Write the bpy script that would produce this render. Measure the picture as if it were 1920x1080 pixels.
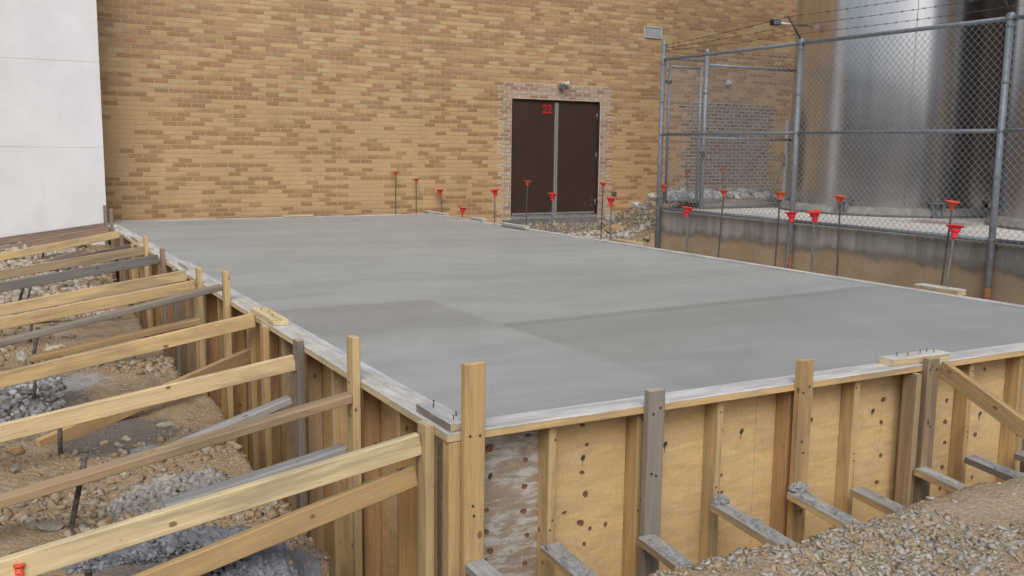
import bpy, bmesh, math, random
import numpy as np
from mathutils import Vector, Matrix, noise as mnoise

for o in list(bpy.data.objects):
    bpy.data.objects.remove(o)
SC = bpy.context.scene
COL = SC.collection
R = random.Random(7)
NP = np.random.default_rng(11)
V = Vector

# ------------------------------------------------------------------ camera, sky, sun, exposure
cd = bpy.data.cameras.new('Camera')
cd.sensor_width = 36.0
cd.lens = 33.685
cd.clip_start = 0.05
cd.clip_end = 2000
cam = bpy.data.objects.new('Camera', cd)
COL.objects.link(cam)
cr = V((0.87341386, -0.48682355, 0.01229088)); cu = V((0.05950911, 0.13174763, 0.98949544)); cf = V((0.48332898, 0.86350761, -0.14404064))
CAM = V((0, 0, 1.1))
cam.matrix_world = Matrix(((cr.x, cu.x, -cf.x, CAM.x), (cr.y, cu.y, -cf.y, CAM.y), (cr.z, cu.z, -cf.z, CAM.z), (0, 0, 0, 1)))
SC.camera = cam

SUN_EL, SUN_AZ = math.radians(47), math.radians(208)      # azimuth measured from +Y towards +X
world = bpy.data.worlds.new('World'); SC.world = world; world.use_nodes = True
wn = world.node_tree; wn.nodes.clear()
w_out = wn.nodes.new('ShaderNodeOutputWorld'); w_bg = wn.nodes.new('ShaderNodeBackground')
w_sky = wn.nodes.new('ShaderNodeTexSky'); w_sky.sky_type = 'NISHITA'; w_sky.sun_disc = False
w_sky.sun_elevation = SUN_EL; w_sky.sun_rotation = SUN_AZ
w_sky.air_density = 1.0; w_sky.dust_density = 3.0; w_sky.ozone_density = 1.0
w_hs = wn.nodes.new('ShaderNodeHueSaturation'); w_hs.inputs['Saturation'].default_value = 0.55   # overcast: cloud grey
wn.links.new(w_sky.outputs[0], w_hs.inputs['Color']); wn.links.new(w_hs.outputs[0], w_bg.inputs[0]); wn.links.new(w_bg.outputs[0], w_out.inputs[0])
w_bg.inputs[1].default_value = 0.15
sd = bpy.data.lights.new('Sun', 'SUN'); sd.energy = 1.22; sd.angle = math.radians(36); sd.color = (1.0, 0.995, 0.985)
sun = bpy.data.objects.new('Sun', sd); COL.objects.link(sun)
sdir = V((math.sin(SUN_AZ) * math.cos(SUN_EL), math.cos(SUN_AZ) * math.cos(SUN_EL), math.sin(SUN_EL)))
sun.rotation_euler = sdir.to_track_quat('Z', 'Y').to_euler()
SC.view_settings.view_transform = 'Standard'; SC.view_settings.look = 'None'
SC.view_settings.gamma = 1.0; SC.view_settings.use_curve_mapping = False
SC.view_settings.exposure = 0.02
SC.render.engine = 'CYCLES'

# ------------------------------------------------------------------ node helpers
class NT:
    def __init__(s, name):
        s.m = bpy.data.materials.new(name); s.m.use_nodes = True
        s.t = s.m.node_tree; s.t.nodes.clear()
        s.out = s.n('ShaderNodeOutputMaterial'); s.b = s.n('ShaderNodeBsdfPrincipled')
        s.l(s.b.outputs[0], s.out.inputs[0])
    def n(s, typ, **kw):
        nd = s.t.nodes.new(typ)
        for k, v in kw.items(): setattr(nd, k, v)
        return nd
    def l(s, a, b): s.t.links.new(a, b)
    def put(s, sock, v):
        if hasattr(v, 'links') or hasattr(v, 'is_output'): s.l(v, sock)
        elif isinstance(v, (tuple, list)) and len(v) == 3 and sock.type == 'RGBA': sock.default_value = (*v, 1)
        else: sock.default_value = v
    def coord(s, kind='Object'):
        return s.n('ShaderNodeTexCoord').outputs[kind]
    def pos(s): return s.n('ShaderNodeNewGeometry').outputs['Position']
    def mapv(s, vec, scale=(1, 1, 1), loc=(0, 0, 0), rot=(0, 0, 0)):
        m = s.n('ShaderNodeMapping'); s.l(vec, m.inputs[0]); m.inputs['Scale'].default_value = scale
        m.inputs['Location'].default_value = loc; m.inputs['Rotation'].default_value = rot; return m.outputs[0]
    def noise(s, vec, scale=5, detail=4, rough=.55, dist=0):
        m = s.n('ShaderNodeTexNoise'); s.l(vec, m.inputs['Vector']); m.inputs['Scale'].default_value = scale
        m.inputs['Detail'].default_value = detail; m.inputs['Roughness'].default_value = rough; m.inputs['Distortion'].default_value = dist
        return m.outputs[0]
    def vor(s, vec, scale=5, feature='F1', out=0):
        m = s.n('ShaderNodeTexVoronoi', feature=feature); s.l(vec, m.inputs['Vector']); m.inputs['Scale'].default_value = scale
        return m.outputs[out]
    def rng(s, v, a, b, c=0., d=1., smooth=True):
        m = s.n('ShaderNodeMapRange'); m.clamp = True
        if smooth: m.interpolation_type = 'SMOOTHSTEP'
        s.put(m.inputs[0], v); s.put(m.inputs[1], a); s.put(m.inputs[2], b); s.put(m.inputs[3], c); s.put(m.inputs[4], d); return m.outputs[0]
    def math(s, op, a, b=0., c=None):
        m = s.n('ShaderNodeMath', operation=op); s.put(m.inputs[0], a); s.put(m.inputs[1], b)
        if c is not None: s.put(m.inputs[2], c)
        return m.outputs[0]
    def mix(s, f, a, b, mode='MIX'):
        m = s.n('ShaderNodeMix', data_type='RGBA', blend_type=mode); s.put(m.inputs[0], f); s.put(m.inputs[6], a); s.put(m.inputs[7], b); return m.outputs[2]
    def ramp(s, f, stops):
        m = s.n('ShaderNodeValToRGB'); s.l(f, m.inputs[0]); e = m.color_ramp.elements
        while len(e) < len(stops): e.new(.5)
        for el, (p, c) in zip(e, stops): el.position = p; el.color = (*c, 1)
        return m.outputs[0]
    def sep(s, vec):
        m = s.n('ShaderNodeSeparateXYZ'); s.l(vec, m.inputs[0]); return m.outputs
    def bump(s, h, strength=.3, dist=.01):
        m = s.n('ShaderNodeBump'); s.l(h, m.inputs['Height']); m.inputs['Strength'].default_value = strength; m.inputs['Distance'].default_value = dist
        s.l(m.outputs[0], s.b.inputs['Normal'])
    def set(s, color=None, rough=None, metal=None, **kw):
        if color is not None: s.put(s.b.inputs['Base Color'], color)
        if rough is not None: s.put(s.b.inputs['Roughness'], rough)
        if metal is not None: s.put(s.b.inputs['Metallic'], metal)
        for k, v in kw.items(): s.put(s.b.inputs[k.replace('_', ' ')], v)
        return s.m

def simple(name, c, rough=.6, metal=0., var=.12, scale=30, bump=.1):
    t = NT(name); v = t.coord()
    nz = t.noise(v, scale, 5)
    col = t.mix(t.rng(nz, .3, .75), tuple(x * (1 - var) for x in c), tuple(min(1, x * (1 + var)) for x in c))
    if bump: t.bump(nz, bump, .004)
    return t.set(col, rough, metal)

def wood_mat(name, plate=False, cem=((.42, .425, .42), (.74, .735, .72)), clo=.58):
    t = NT(name); oi = t.n('ShaderNodeObjectInfo')
    v = t.coord(); off = t.math('MULTIPLY', oi.outputs['Random'], 40.)
    va = t.n('ShaderNodeVectorMath', operation='ADD'); t.l(v, va.inputs[0])
    cx = t.n('ShaderNodeCombineXYZ'); t.l(off, cx.inputs[0]); t.l(off, cx.inputs[1]); t.l(off, cx.inputs[2]); t.l(cx.outputs[0], va.inputs[1])
    v2 = va.outputs[0]
    fine = t.noise(t.mapv(v2, (5, 130, 130)), 1, 5, .65)
    mid = t.noise(t.mapv(v2, (1.3, 28, 28)), 1, 4, .6, .8)
    blot = t.noise(t.mapv(v2, (2.2, 7, 7)), 1, 5, .6)
    base = oi.outputs['Color']
    g = t.math('ADD', t.rng(fine, .25, .75, .86, 1.1), t.rng(mid, .3, .7, -.10, .08))
    col = t.mix(1., base, t.combine(g) if False else g, 'MULTIPLY')
    dirt = t.rng(blot, .5, .75)
    col = t.mix(t.math('MULTIPLY', dirt, .38), col, (.22, .17, .12))
    spk = t.noise(t.mapv(v2, (30, 60, 60)), 1, 3, .5)
    col = t.mix(t.math('MULTIPLY', t.rng(spk, .70, .76), .5), col, (.10, .07, .05))
    # knots
    vd = t.n('ShaderNodeTexVoronoi'); t.l(t.mapv(v2, (6.5, 9, 9)), vd.inputs['Vector']); vd.inputs['Scale'].default_value = 1.
    wob = t.math('ADD', vd.outputs[0], t.math('MULTIPLY', fine, .05))
    sel = t.math('GREATER_THAN', t.sep(vd.outputs['Color'])[0], .42)
    kn = t.math('MULTIPLY', t.rng(wob, .10, .155, 1., 0.), sel)
    col = t.mix(t.math('MULTIPLY', kn, .8), col, (.13, .07, .03))
    big = t.noise(t.mapv(v2, (1.1, 9, 9)), 1, 5, .62, .5)
    col = t.mix(t.math('MULTIPLY', t.rng(big, .45, .62), .62), col, t.mix(.35, t.mix(1., base, (.56, .55, .56), 'MULTIPLY'), (.17, .15, .13)))
    eg = t.rng(t.math('ABSOLUTE', t.sep(t.coord('Normal'))[0]), .8, .95)
    col = t.mix(t.math('MULTIPLY', eg, .45), col, (.62, .49, .33))
    # cement splashes (amount in object alpha)
    sp = t.noise(t.mapv(v2, (6, 14, 14)), 1, 6, .62)
    amt = oi.outputs['Alpha']
    lo = t.math('SUBTRACT', .80, t.math('MULTIPLY', amt, .3))
    ms = t.rng(t.math('SUBTRACT', sp, lo), 0., .035)
    col = t.mix(t.math('MULTIPLY', ms, .75), col, (.36, .37, .37))
    h = t.math('ADD', t.math('MULTIPLY', fine, .5), t.math('MULTIPLY', ms, .8))
    if plate:
        nrm = t.n('ShaderNodeNewGeometry').outputs['Normal']
        up = t.rng(t.sep(nrm)[2], .3, .8)
        pn = t.noise(v2, 14, 6, .65); pn2 = t.noise(t.mapv(v2, (3, 16, 16)), 1, 5, .7)
        cov = t.math('MULTIPLY', up, t.rng(t.math('ADD', pn, t.math('MULTIPLY', pn2, .6)), clo, clo + .12))
        drip = t.rng(t.math('ADD', t.sep(v)[2], t.math('MULTIPLY', t.noise(t.mapv(v2, (9, 9, 9)), 1, 5, .7), .03)), .0255, .029)
        cov = t.math('MAXIMUM', t.math('MULTIPLY', cov, .92), t.math('MULTIPLY', drip, .8))
        white = t.mix(t.rng(pn2, .35, .7), cem[0], cem[1])
        col = t.mix(cov, col, white)
        h = t.math('ADD', h, t.math('MULTIPLY', cov, t.math('ADD', pn, .5)))
    t.bump(h, .35, .004)
    return t.set(col, .72)
NT.combine = lambda s, g: g
WOOD = wood_mat('timber_wood'); PLATE = wood_mat('plate_wood', True, ((.40, .405, .40), (.66, .655, .64)), .78); FPLATE = wood_mat('front_plate_wood', True, ((.40, .405, .405), (.64, .64, .63)), .56)
KICK = wood_mat('kicker_wood', True, ((.19, .195, .20), (.42, .42, .41)), .72)

def ply_mat():
    t = NT('plywood'); v = t.pos(); oi = t.n('ShaderNodeObjectInfo')
    x = t.noise(t.mapv(v, (3.5, 3.5, 16)), 1, 5, .6, 1.6)
    y = t.noise(t.mapv(v, (1.6, 1.6, 4)), 1, 4, .55, .6)
    st = t.noise(t.mapv(v, (26, 26, .8)), 1, 4, .6)
    f = t.noise(t.mapv(v, (90, 90, 30)), 1, 4, .6)
    g = t.math('ADD', t.rng(x, .3, .7, .86, 1.1), t.rng(f, .3, .7, -.05, .05))
    col = t.mix(1., oi.outputs['Color'], g, 'MULTIPLY')
    col = t.mix(t.math('MULTIPLY', t.rng(y, .5, .78), .35), col, (.30, .19, .09))
    col = t.mix(t.math('MULTIPLY', t.rng(st, .63, .72), .35), col, (.62, .56, .46))
    # pale cement bloom, amount in object alpha
    b1 = t.noise(t.mapv(v, (7, 7, 30)), 1, 8, .72, .15)
    bl = t.math('MULTIPLY', t.rng(b1, .44, .60), oi.outputs['Alpha'])
    col = t.mix(bl, col, (.54, .52, .49))
    t.bump(t.math('ADD', x, f), .15, .003)
    return t.set(col, .7)
PLY = ply_mat()
KNOT = simple('knot_brown', (.20, .10, .05), .7, 0, .6, 55)
NAIL = simple('nail_steel', (.12, .11, .10), .5, .6, .2, 60, 0)
TIE = simple('tie_steel', (.13, .12, .10), .6, .4, .3, 60)
GALV = simple('galvanised_steel', (.215, .24, .268), .5, .3, .16, 22, .08)
WIRE = simple('fence_wire', (.27, .275, .275), .75, 0., .1, 40, 0)
BARB = simple('barbed_wire_steel', (.11, .10, .09), .6, .5, .2, 40, 0)
BARS = simple('rebar_steel', (.115, .095, .085), .65, .35, .4, 60, .3)
BARG = simple('rebar_grey_steel', (.20, .20, .20), .6, .35, .35, 60, .3)
REDP = simple('red_plastic', (.72, .035, .04), .42, 0, .1, 40, .05)
ORGP = simple('orange_red_plastic', (.62, .085, .035), .5, 0, .2, 40, .05)
ALU = simple('aluminium', (.55, .56, .57), .38, .7, .1, 25, .03)
DARK = simple('dark_gap', (.015, .013, .012), .8)
STAKE = simple('stake_steel', (.125, .10, .088), .75, .2, .45, 50, .4)
ORG = simple('orange_plastic', (.75, .10, .03), .5, 0, .1, 50, .05)
INK = simple('black_ink', (.02, .02, .02), .7)
VENTW = simple('vent_paint', (.60, .60, .63), .5, .1, .06, 30, .03)
LAMPG = simple('lamp_grey', (.27, .28, .29), .45, .3, .1, 30, .03)
LAMPW = simple('lamp_white', (.68, .68, .70), .4, 0, .05, 30, .03)
BOXG = simple('box_grey', (.13, .145, .16), .5, .2, .1, 30, .03)
REDPAINT = simple('red_paint', (.45, .012, .02), .55, 0, .12, 40, .03)

def door_mat():
    t = NT('door_paint'); v = t.pos()
    n1 = t.noise(v, 2.2, 4); col = t.mix(t.rng(n1, .3, .7), (.044, .024, .013), (.056, .030, .017))
    s = t.sep(v); scuff = t.noise(v, 9, 7, .7)
    low = t.rng(s[2], .45, .0); rt = t.rng(s[0], 9.5, 10.1)
    m = t.math('MULTIPLY', t.rng(scuff, .56, .66), t.math('MULTIPLY', low, t.math('ADD', .15, rt)))
    col = t.mix(t.math('MULTIPLY', m, .45), col, (.22, .18, .15))
    t.bump(t.noise(v, 60, 3), .04, .002)
    return t.set(col, .55)
DOOR = door_mat()

def brick_mat():
    t = NT('brick_face'); a = t.n('ShaderNodeAttribute'); a.attribute_name = 'Col'
    v = t.pos(); n1 = t.noise(v, 55, 5, .65); n2 = t.noise(v, 1.1, 4, .6); n3 = t.noise(t.mapv(v, (5, 5, 1.2)), 1, 5, .65)
    col = t.mix(1., a.outputs['Color'], t.rng(n1, .25, .75, .88, 1.1), 'MULTIPLY')
    col = t.mix(1., col, t.rng(n2, .3, .7, .92, 1.05), 'MULTIPLY')
    col = t.mix(t.math('MULTIPLY', t.rng(n3, .6, .8), .16), col, (.20, .15, .11))
    t.bump(n1, .25, .004)
    return t.set(col, .85)
BRICK = brick_mat()

def mortar(name, c, var=.12):
    t = NT(name); v = t.pos(); n1 = t.noise(v, 45, 5, .65); n2 = t.noise(v, 3, 4)
    col = t.mix(t.rng(n1, .3, .7), tuple(x * (1 - var) for x in c), tuple(x * (1 + var) for x in c))
    col = t.mix(t.math('MULTIPLY', t.rng(n2, .5, .75), .3), col, tuple(x * .7 for x in c))
    t.bump(n1, .4, .005); return t.set(col, .9)
MORT = mortar('mortar_tan', (.555, .385, .20), .06); MORTW = mortar('mortar_white', (.62, .51, .41))

def whitewall_mat():
    t = NT('white_painted_concrete'); v = t.pos()
    n1 = t.noise(v, 1.3, 5, .6); n2 = t.noise(v, 30, 4); n3 = t.noise(t.mapv(v, (3., 3., .5)), 1, 5, .6); vd = t.vor(v, 3.1)
    col = t.mix(t.rng(n1, .3, .7), (.715, .70, .70), (.80, .79, .79))
    col = t.mix(t.math('MULTIPLY', t.rng(n3, .52, .75), .32), col, (.52, .51, .50))
    vr = t.n('ShaderNodeTexVoronoi'); t.l(v, vr.inputs['Vector']); vr.inputs['Scale'].default_value = 4.2
    spot = t.rng(t.math('ADD', vr.outputs[0], t.math('MULTIPLY', n2, .03)), .05, .075, 1., 0.)
    spot = t.math('MULTIPLY', spot, t.math('GREATER_THAN', t.sep(vr.outputs['Color'])[1], .5))
    col = t.mix(t.math('MULTIPLY', spot, .45), col, (.30, .29, .28))
    t.bump(n2, .12, .004); return t.set(col, .8)
WHITE = whitewall_mat()

def slab_mat():
    t = NT('fresh_concrete'); v = t.pos(); s = t.sep(v)
    warp = t.noise(v, .9, 3, .5)
    sx = t.noise(t.mapv(v, (.35, 2.6, 1), rot=(0, 0, .05)), 1, 5, .55, .7)
    sx2 = t.noise(t.mapv(v, (1.6, 22, 1), rot=(0, 0, .03)), 1, 4, .6, .4)
    blot = t.noise(v, .55, 3, .5)
    f = t.noise(v, 70, 4, .7)
    tone = t.math('ADD', t.math('MULTIPLY', t.rng(sx, .3, .7), .55), t.math('MULTIPLY', t.rng(blot, .3, .7), .45))
    sw = t.noise(v, .8, 2, .5, 3.5)
    tone = t.math('ADD', t.math('MULTIPLY', tone, .75), t.math('MULTIPLY', t.rng(sw, .35, .65), .25))
    col = t.mix(tone, (.285, .295, .278), (.40, .414, .394))
    # float passes: darker, wetter strip over the near third of the pad, with straight trowel edges
    y1 = t.math('ADD', 5.25, t.math('MULTIPLY', t.math('SUBTRACT', s[0], 2.9), .06))
    y1 = t.math('ADD', y1, t.math('MULTIPLY', t.math('SUBTRACT', warp, .5), .10))
    near = t.rng(t.math('SUBTRACT', s[1], y1), -.03, .05, 1., 0.)
    right_of = t.rng(s[0], 2.83, 2.90)
    p1 = t.math('MULTIPLY', near, right_of)
    y2 = t.math('ADD', 6.38, t.math('MULTIPLY', t.math('SUBTRACT', warp, .5), .12))
    n2 = t.rng(t.math('SUBTRACT', s[1], y2), -.06, .03, 1., 0.)
    n2 = t.math('MULTIPLY', n2, t.rng(s[1], 5.0, 5.5))
    p2 = t.math('MULTIPLY', n2, t.rng(s[0], 2.80, 2.90, 1., 0.))
    fade = t.rng(t.noise(v, 1.2, 4), .25, .6)
    pm = t.math('MULTIPLY', t.math('MAXIMUM', t.math('MULTIPLY', p1, t.rng(t.math('SUBTRACT', s[1], y1), -1.6, .0, .55, 1.)), p2), t.math('ADD', .65, t.math('MULTIPLY', fade, .35)))
    col = t.mix(t.math('MULTIPLY', pm, .50), col, (.215, .222, .208))
    edge = t.math('MULTIPLY', right_of, t.rng(t.math('ABSOLUTE', t.math('SUBTRACT', t.math('SUBTRACT', s[1], y1), -.06)), .0, .12, 1., 0.))
    col = t.mix(t.math('MULTIPLY', edge, .35), col, (.19, .195, .185))
    col = t.mix(t.rng(sx2, .4, .8, 0., .22), col, (.42, .43, .415))
    col = t.mix(t.rng(f, .35, .75, 0., .3), col, (.22, .22, .21))
    vr = t.n('ShaderNodeTexVoronoi'); t.l(v, vr.inputs['Vector']); vr.inputs['Scale'].default_value = 13.
    pit = t.math('MULTIPLY', t.rng(vr.outputs[0], .05, .085, 1., 0.), t.math('GREATER_THAN', t.sep(vr.outputs['Color'])[0], .62))
    col = t.mix(t.math('MULTIPLY', pit, .7), col, (.07, .07, .065))
    h = t.math('ADD', t.math('MULTIPLY', sx2, .6), t.math('SUBTRACT', t.math('MULTIPLY', f, .4), pit))
    t.bump(h, .22, .006)
    return t.set(col, t.rng(pm, 0, 1, .62, .5, False))
SLAB = slab_mat()

def retain_mat():
    t = NT('stained_concrete'); v = t.pos(); s = t.sep(v)
    n1 = t.noise(v, 2.2, 6, .65); st = t.noise(t.mapv(v, (7, 7, .55)), 1, 5, .65); st2 = t.noise(t.mapv(v, (22, 22, .8)), 1, 4, .6); f = t.noise(v, 50, 5, .65)
    col = t.mix(t.rng(st, .3, .7), (.235, .225, .20), (.385, .37, .335))
    col = t.mix(t.math('MULTIPLY', t.rng(st2, .56, .72), .5), col, (.42, .40, .37))
    dk = t.rng(t.math('SUBTRACT', s[1], 6.6), .6, -.9)      # darker weathered end of the wall
    col = t.mix(t.math('MULTIPLY', dk, t.rng(n1, .3, .65, .25, .8)), col, (.12, .112, .098))
    # soil line left by the old ground level
    ln = t.math('ADD', s[2], t.math('MULTIPLY', t.math('SUBTRACT', n1, .5), .34))
    ln = t.math('SUBTRACT', ln, t.math('MULTIPLY', t.math('SUBTRACT', 10.5, s[1]), .004))
    soil = t.rng(ln, .025, -.02)
    sc = t.mix(t.rng(n1, .3, .7), (.30, .22, .13), (.40, .315, .205))
    sc = t.mix(t.math('MULTIPLY', t.rng(f, .5, .75), .4), sc, (.16, .12, .08))
    sc = t.mix(t.math('MULTIPLY', dk, .35), sc, (.16, .125, .085))
    col = t.mix(soil, col, sc)
    band = t.math('MULTIPLY', t.rng(ln, -.05, .01), t.rng(ln, .09, .01))
    col = t.mix(t.math('MULTIPLY', band, .55), col, (.10, .085, .07))
    col = t.mix(t.rng(f, .4, .75, 0., .2), col, (.12, .11, .10))
    t.bump(t.math('ADD', n1, f), .4, .01); return t.set(col, .85)
RETAIN = retain_mat()

def pad_mat():
    t = NT('pad_concrete'); v = t.pos(); n1 = t.noise(v, 1.8, 5, .6); f = t.noise(v, 60, 4)
    col = t.mix(t.rng(n1, .3, .7), (.50, .48, .44), (.62, .60, .55))
    # spilled red oxide near the gap between the tanks
    d = t.n('ShaderNodeVectorMath', operation='DISTANCE'); t.l(t.mapv(v, (1., .8, 0)), d.inputs[0]); d.inputs[1].default_value = (10.15, 6.05, 0)
    rd = t.rng(t.math('ADD', d.outputs['Value'], t.math('MULTIPLY', n1, 1.1)), 1.0, .6)
    col = t.mix(t.math('MULTIPLY', rd, .8), col, (.22, .075, .075))
    col = t.mix(t.rng(f, .4, .75, 0., .15), col, (.3, .29, .26))
    t.bump(f, .2, .004); return t.set(col, .8)
PAD = pad_mat()

def tank_mat():
    t = NT('brushed_stainless'); v = t.coord()
    n1 = t.noise(t.mapv(v, (1, 1, 45)), 1, 4, .6); n2 = t.noise(v, 1.3, 4, .55); s = t.noise(t.mapv(v, (5, 5, .35)), 1, 5, .6)
    col = t.mix(t.rng(s, .35, .7), (.46, .455, .46), (.56, .555, .56))
    col = t.mix(t.math('MULTIPLY', t.rng(n2, .5, .8), .25), col, (.40, .37, .36))
    return t.set(col, t.rng(n1, .3, .7, .19, .25, False), .97)
TANK = tank_mat()
SKIRT = simple('tank_skirt', (.24, .235, .215), .75, 0, .25, 9, .3)

def soil_mat():
    t = NT('dug_soil'); v = t.pos(); s = t.sep(v)
    n1 = t.noise(v, 1.6, 6, .62); n2 = t.noise(v, 9, 6, .65); n3 = t.noise(v, 48, 6, .7); n4 = t.noise(v, .7, 3)
    col = t.mix(t.rng(n1, .3, .7), (.315, .205, .10), (.41, .29, .165))
    col = t.mix(t.math('MULTIPLY', t.rng(n2, .5, .72), .6), col, (.20, .135, .08))
    col = t.mix(t.math('MULTIPLY', t.rng(n3, .5, .7), .55), col, (.42, .35, .26))
    vr = t.n('ShaderNodeTexVoronoi'); t.l(v, vr.inputs['Vector']); vr.inputs['Scale'].default_value = 55.
    peb = t.math('GREATER_THAN', t.sep(vr.outputs['Color'])[0], .72)
    col = t.mix(t.math('MULTIPLY', peb, .5), col, (.40, .36, .30))
    def blob(cx, cy, rx, ry, amt, c):
        nonlocal col
        d = t.n('ShaderNodeVectorMath', operation='LENGTH'); t.l(t.mapv(v, (1 / rx, 1 / ry, 0), (-cx / rx, -cy / ry, 0)), d.inputs[0])
        m = t.rng(t.math('ADD', d.outputs['Value'], t.math('MULTIPLY', t.math('SUBTRACT', n2, .5), 1.5)), 1.1, .75)
        col = t.mix(t.math('MULTIPLY', m, amt), col, c)
    blob(.15, 6.35, .42, .7, .8, (.095, .085, .085))      # wet grey mud
    blob(.62, 5.55, .35, .3, .75, (.13, .12, .115))
    blob(.45, 6.6, .25, .22, .6, (.42, .42, .42))           # cement wash
    blob(.72, 5.3, .12, .08, .8, (.33, .34, .36))
    blob(4.05, 2.15, .35, .22, .45, (.33, .33, .33))
    blob(.7, 3.55, .5, .5, .55, (.15, .15, .155))
    blob(7.6, 13.8, 1.0, .8, .5, (.17, .14, .11)); blob(9.9, 12.6, 2.0, 2.2, .75, (.185, .155, .12))
    frontg = t.math('MULTIPLY', t.rng(s[0], 1.3, 1.8), t.rng(s[1], 2.75, 2.5))
    col = t.mix(t.math('MULTIPLY', frontg, .5), col, t.mix(n1, (.34, .27, .18), (.43, .36, .265)))
    h = t.math('ADD', t.math('ADD', t.math('MULTIPLY', n2, 1.), t.math('MULTIPLY', n3, .6)), t.math('MULTIPLY', vr.outputs[0], -.5))
    t.bump(h, .9, .025)
    return t.set(col, .92)
SOIL = soil_mat()

def stone_mat(name, rough=.85):
    t = NT(name); a = t.n('ShaderNodeAttribute'); a.attribute_name = 'Col'; v = t.pos(); n1 = t.noise(v, 60, 4, .65)
    col = t.mix(1., a.outputs['Color'], t.rng(n1, .25, .75, .75, 1.15), 'MULTIPLY')
    t.bump(n1, .4, .006); return t.set(col, rough)
STONE = stone_mat('stone_grain')
def spill_mat():
    t = NT('set_cement_spill'); v = t.pos(); n1 = t.noise(v, 28, 7, .7); n2 = t.noise(v, 7, 5)
    col = t.mix(t.rng(n1, .3, .7), (.12, .125, .135), (.25, .255, .27)); col = t.mix(t.math('MULTIPLY', t.rng(n2, .5, .7), .35), col, (.30, .30, .31))
    t.bump(n1, .9, .02); return t.set(col, .8)
SPILL = spill_mat()
def crust_mat():
    t = NT('dried_cement'); v = t.pos(); n1 = t.noise(v, 40, 7, .7); n2 = t.noise(v, 12, 5)
    col = t.mix(t.rng(n1, .3, .7), (.20, .20, .20), (.36, .36, .35)); col = t.mix(t.math('MULTIPLY', t.rng(n2, .45, .65), .5), col, (.40, .36, .29))
    t.bump(n1, .9, .012); return t.set(col, .9)
CRUST = crust_mat()
CURB = simple('weathered_curb', (.20, .195, .185), .8, .1, .3, 8, .3)
SIDING = simple('grey_siding', (.11, .125, .125), .8, 0, .15, 3, .1)
ROOF = simple('dark_shingle', (.045, .045, .05), .9, 0, .3, 12, .3)
GLASS = simple('window_glass', (.05, .06, .07), .1, 0, .1, 3, 0)
DARKBRICK = simple('brown_wing_brick', (.065, .047, .04), .9, 0, .25, 9, .3)

# ------------------------------------------------------------------ mesh helpers
def mk(name, verts, faces, mat, parent=None, smooth=False):
    me = bpy.data.meshes.new(name); me.from_pydata([tuple(v) for v in verts], [], [tuple(f) for f in faces]); me.update()
    if mat: me.materials.append(mat)
    if smooth:
        me.polygons.foreach_set('use_smooth', [True] * len(me.polygons)); me.set_sharp_from_angle(angle=.7)
    return link(name, me, parent)
def link(name, me, parent=None):
    o = bpy.data.objects.new(name, me); COL.objects.link(o)
    if parent is not None: o.parent = parent
    return o
def empty(name, loc, label=None, cat=None, group=None):
    o = bpy.data.objects.new(name, None); COL.objects.link(o); o.location = loc; o.empty_display_size = .1
    return tag(o, label, cat, group)
def tag(o, label=None, cat=None, group=None, kind=None):
    if label: o['label'] = label
    if cat: o['category'] = cat
    if group: o['group'] = group
    if kind: o['kind'] = kind
    return o
def chamfer_box(hx, hy, hz, c):
    vs, idx = [], {}
    for sx in (-1, 1):
        for sy in (-1, 1):
            for sz in (-1, 1):
                for ax in range(3):
                    p = [sx * hx, sy * hy, sz * hz]
                    for k in range(3):
                        if k != ax: p[k] -= (sx, sy, sz)[k] * c
                    idx[(sx, sy, sz, ax)] = len(vs); vs.append(p)
    fs = []
    def face(keys):
        pts = [V(vs[idx[k]]) for k in keys]; c0 = sum(pts, V()) / len(pts)
        n = (pts[1] - pts[0]).cross(pts[2] - pts[0]); ks = list(keys)
        if n.dot(c0) < 0: ks.reverse()
        fs.append([idx[k] for k in ks])
    for ax in range(3):
        a, b = [k for k in range(3) if k != ax]
        for s in (-1, 1):
            ks = []
            for sa, sb in ((-1, -1), (1, -1), (1, 1), (-1, 1)):
                q = [0, 0, 0]; q[ax] = s; q[a] = sa; q[b] = sb; ks.append((*q, ax))
            face(ks)
        for sa in (-1, 1):
            for sb in (-1, 1):
                q0 = [0, 0, 0]; q0[ax] = -1; q0[a] = sa; q0[b] = sb; q1 = list(q0); q1[ax] = 1
                face([(*q0, a), (*q1, a), (*q1, b), (*q0, b)])
    for sx in (-1, 1):
        for sy in (-1, 1):
            for sz in (-1, 1): face([(sx, sy, sz, 0), (sx, sy, sz, 1), (sx, sy, sz, 2)])
    return vs, fs
def box(name, x0, x1, y0, y1, z0, z1, mat, parent=None, c=.003):
    hx, hy, hz = (x1 - x0) / 2, (y1 - y0) / 2, (z1 - z0) / 2
    c = min(c, hx * .4, hy * .4, hz * .4)
    vs, fs = chamfer_box(hx, hy, hz, c)
    o = mk(name, vs, fs, mat, parent); o.location = ((x0 + x1) / 2, (y0 + y1) / 2, (z0 + z1) / 2)
    if parent is not None: o.location = o.location - parent.location
    return o
WOODS = {'yellow': (.61, .435, .21), 'pale': (.70, .545, .30), 'tan': (.53, .345, .15), 'orange': (.46, .28, .13), 'brown': (.37, .262, .15),
         'greybrown': (.27, .225, .18), 'grey': (.215, .195, .17), 'lightgrey': (.38, .365, .34), 'dark': (.17, .125, .09), 'redbrown': (.31, .215, .16)}
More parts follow.
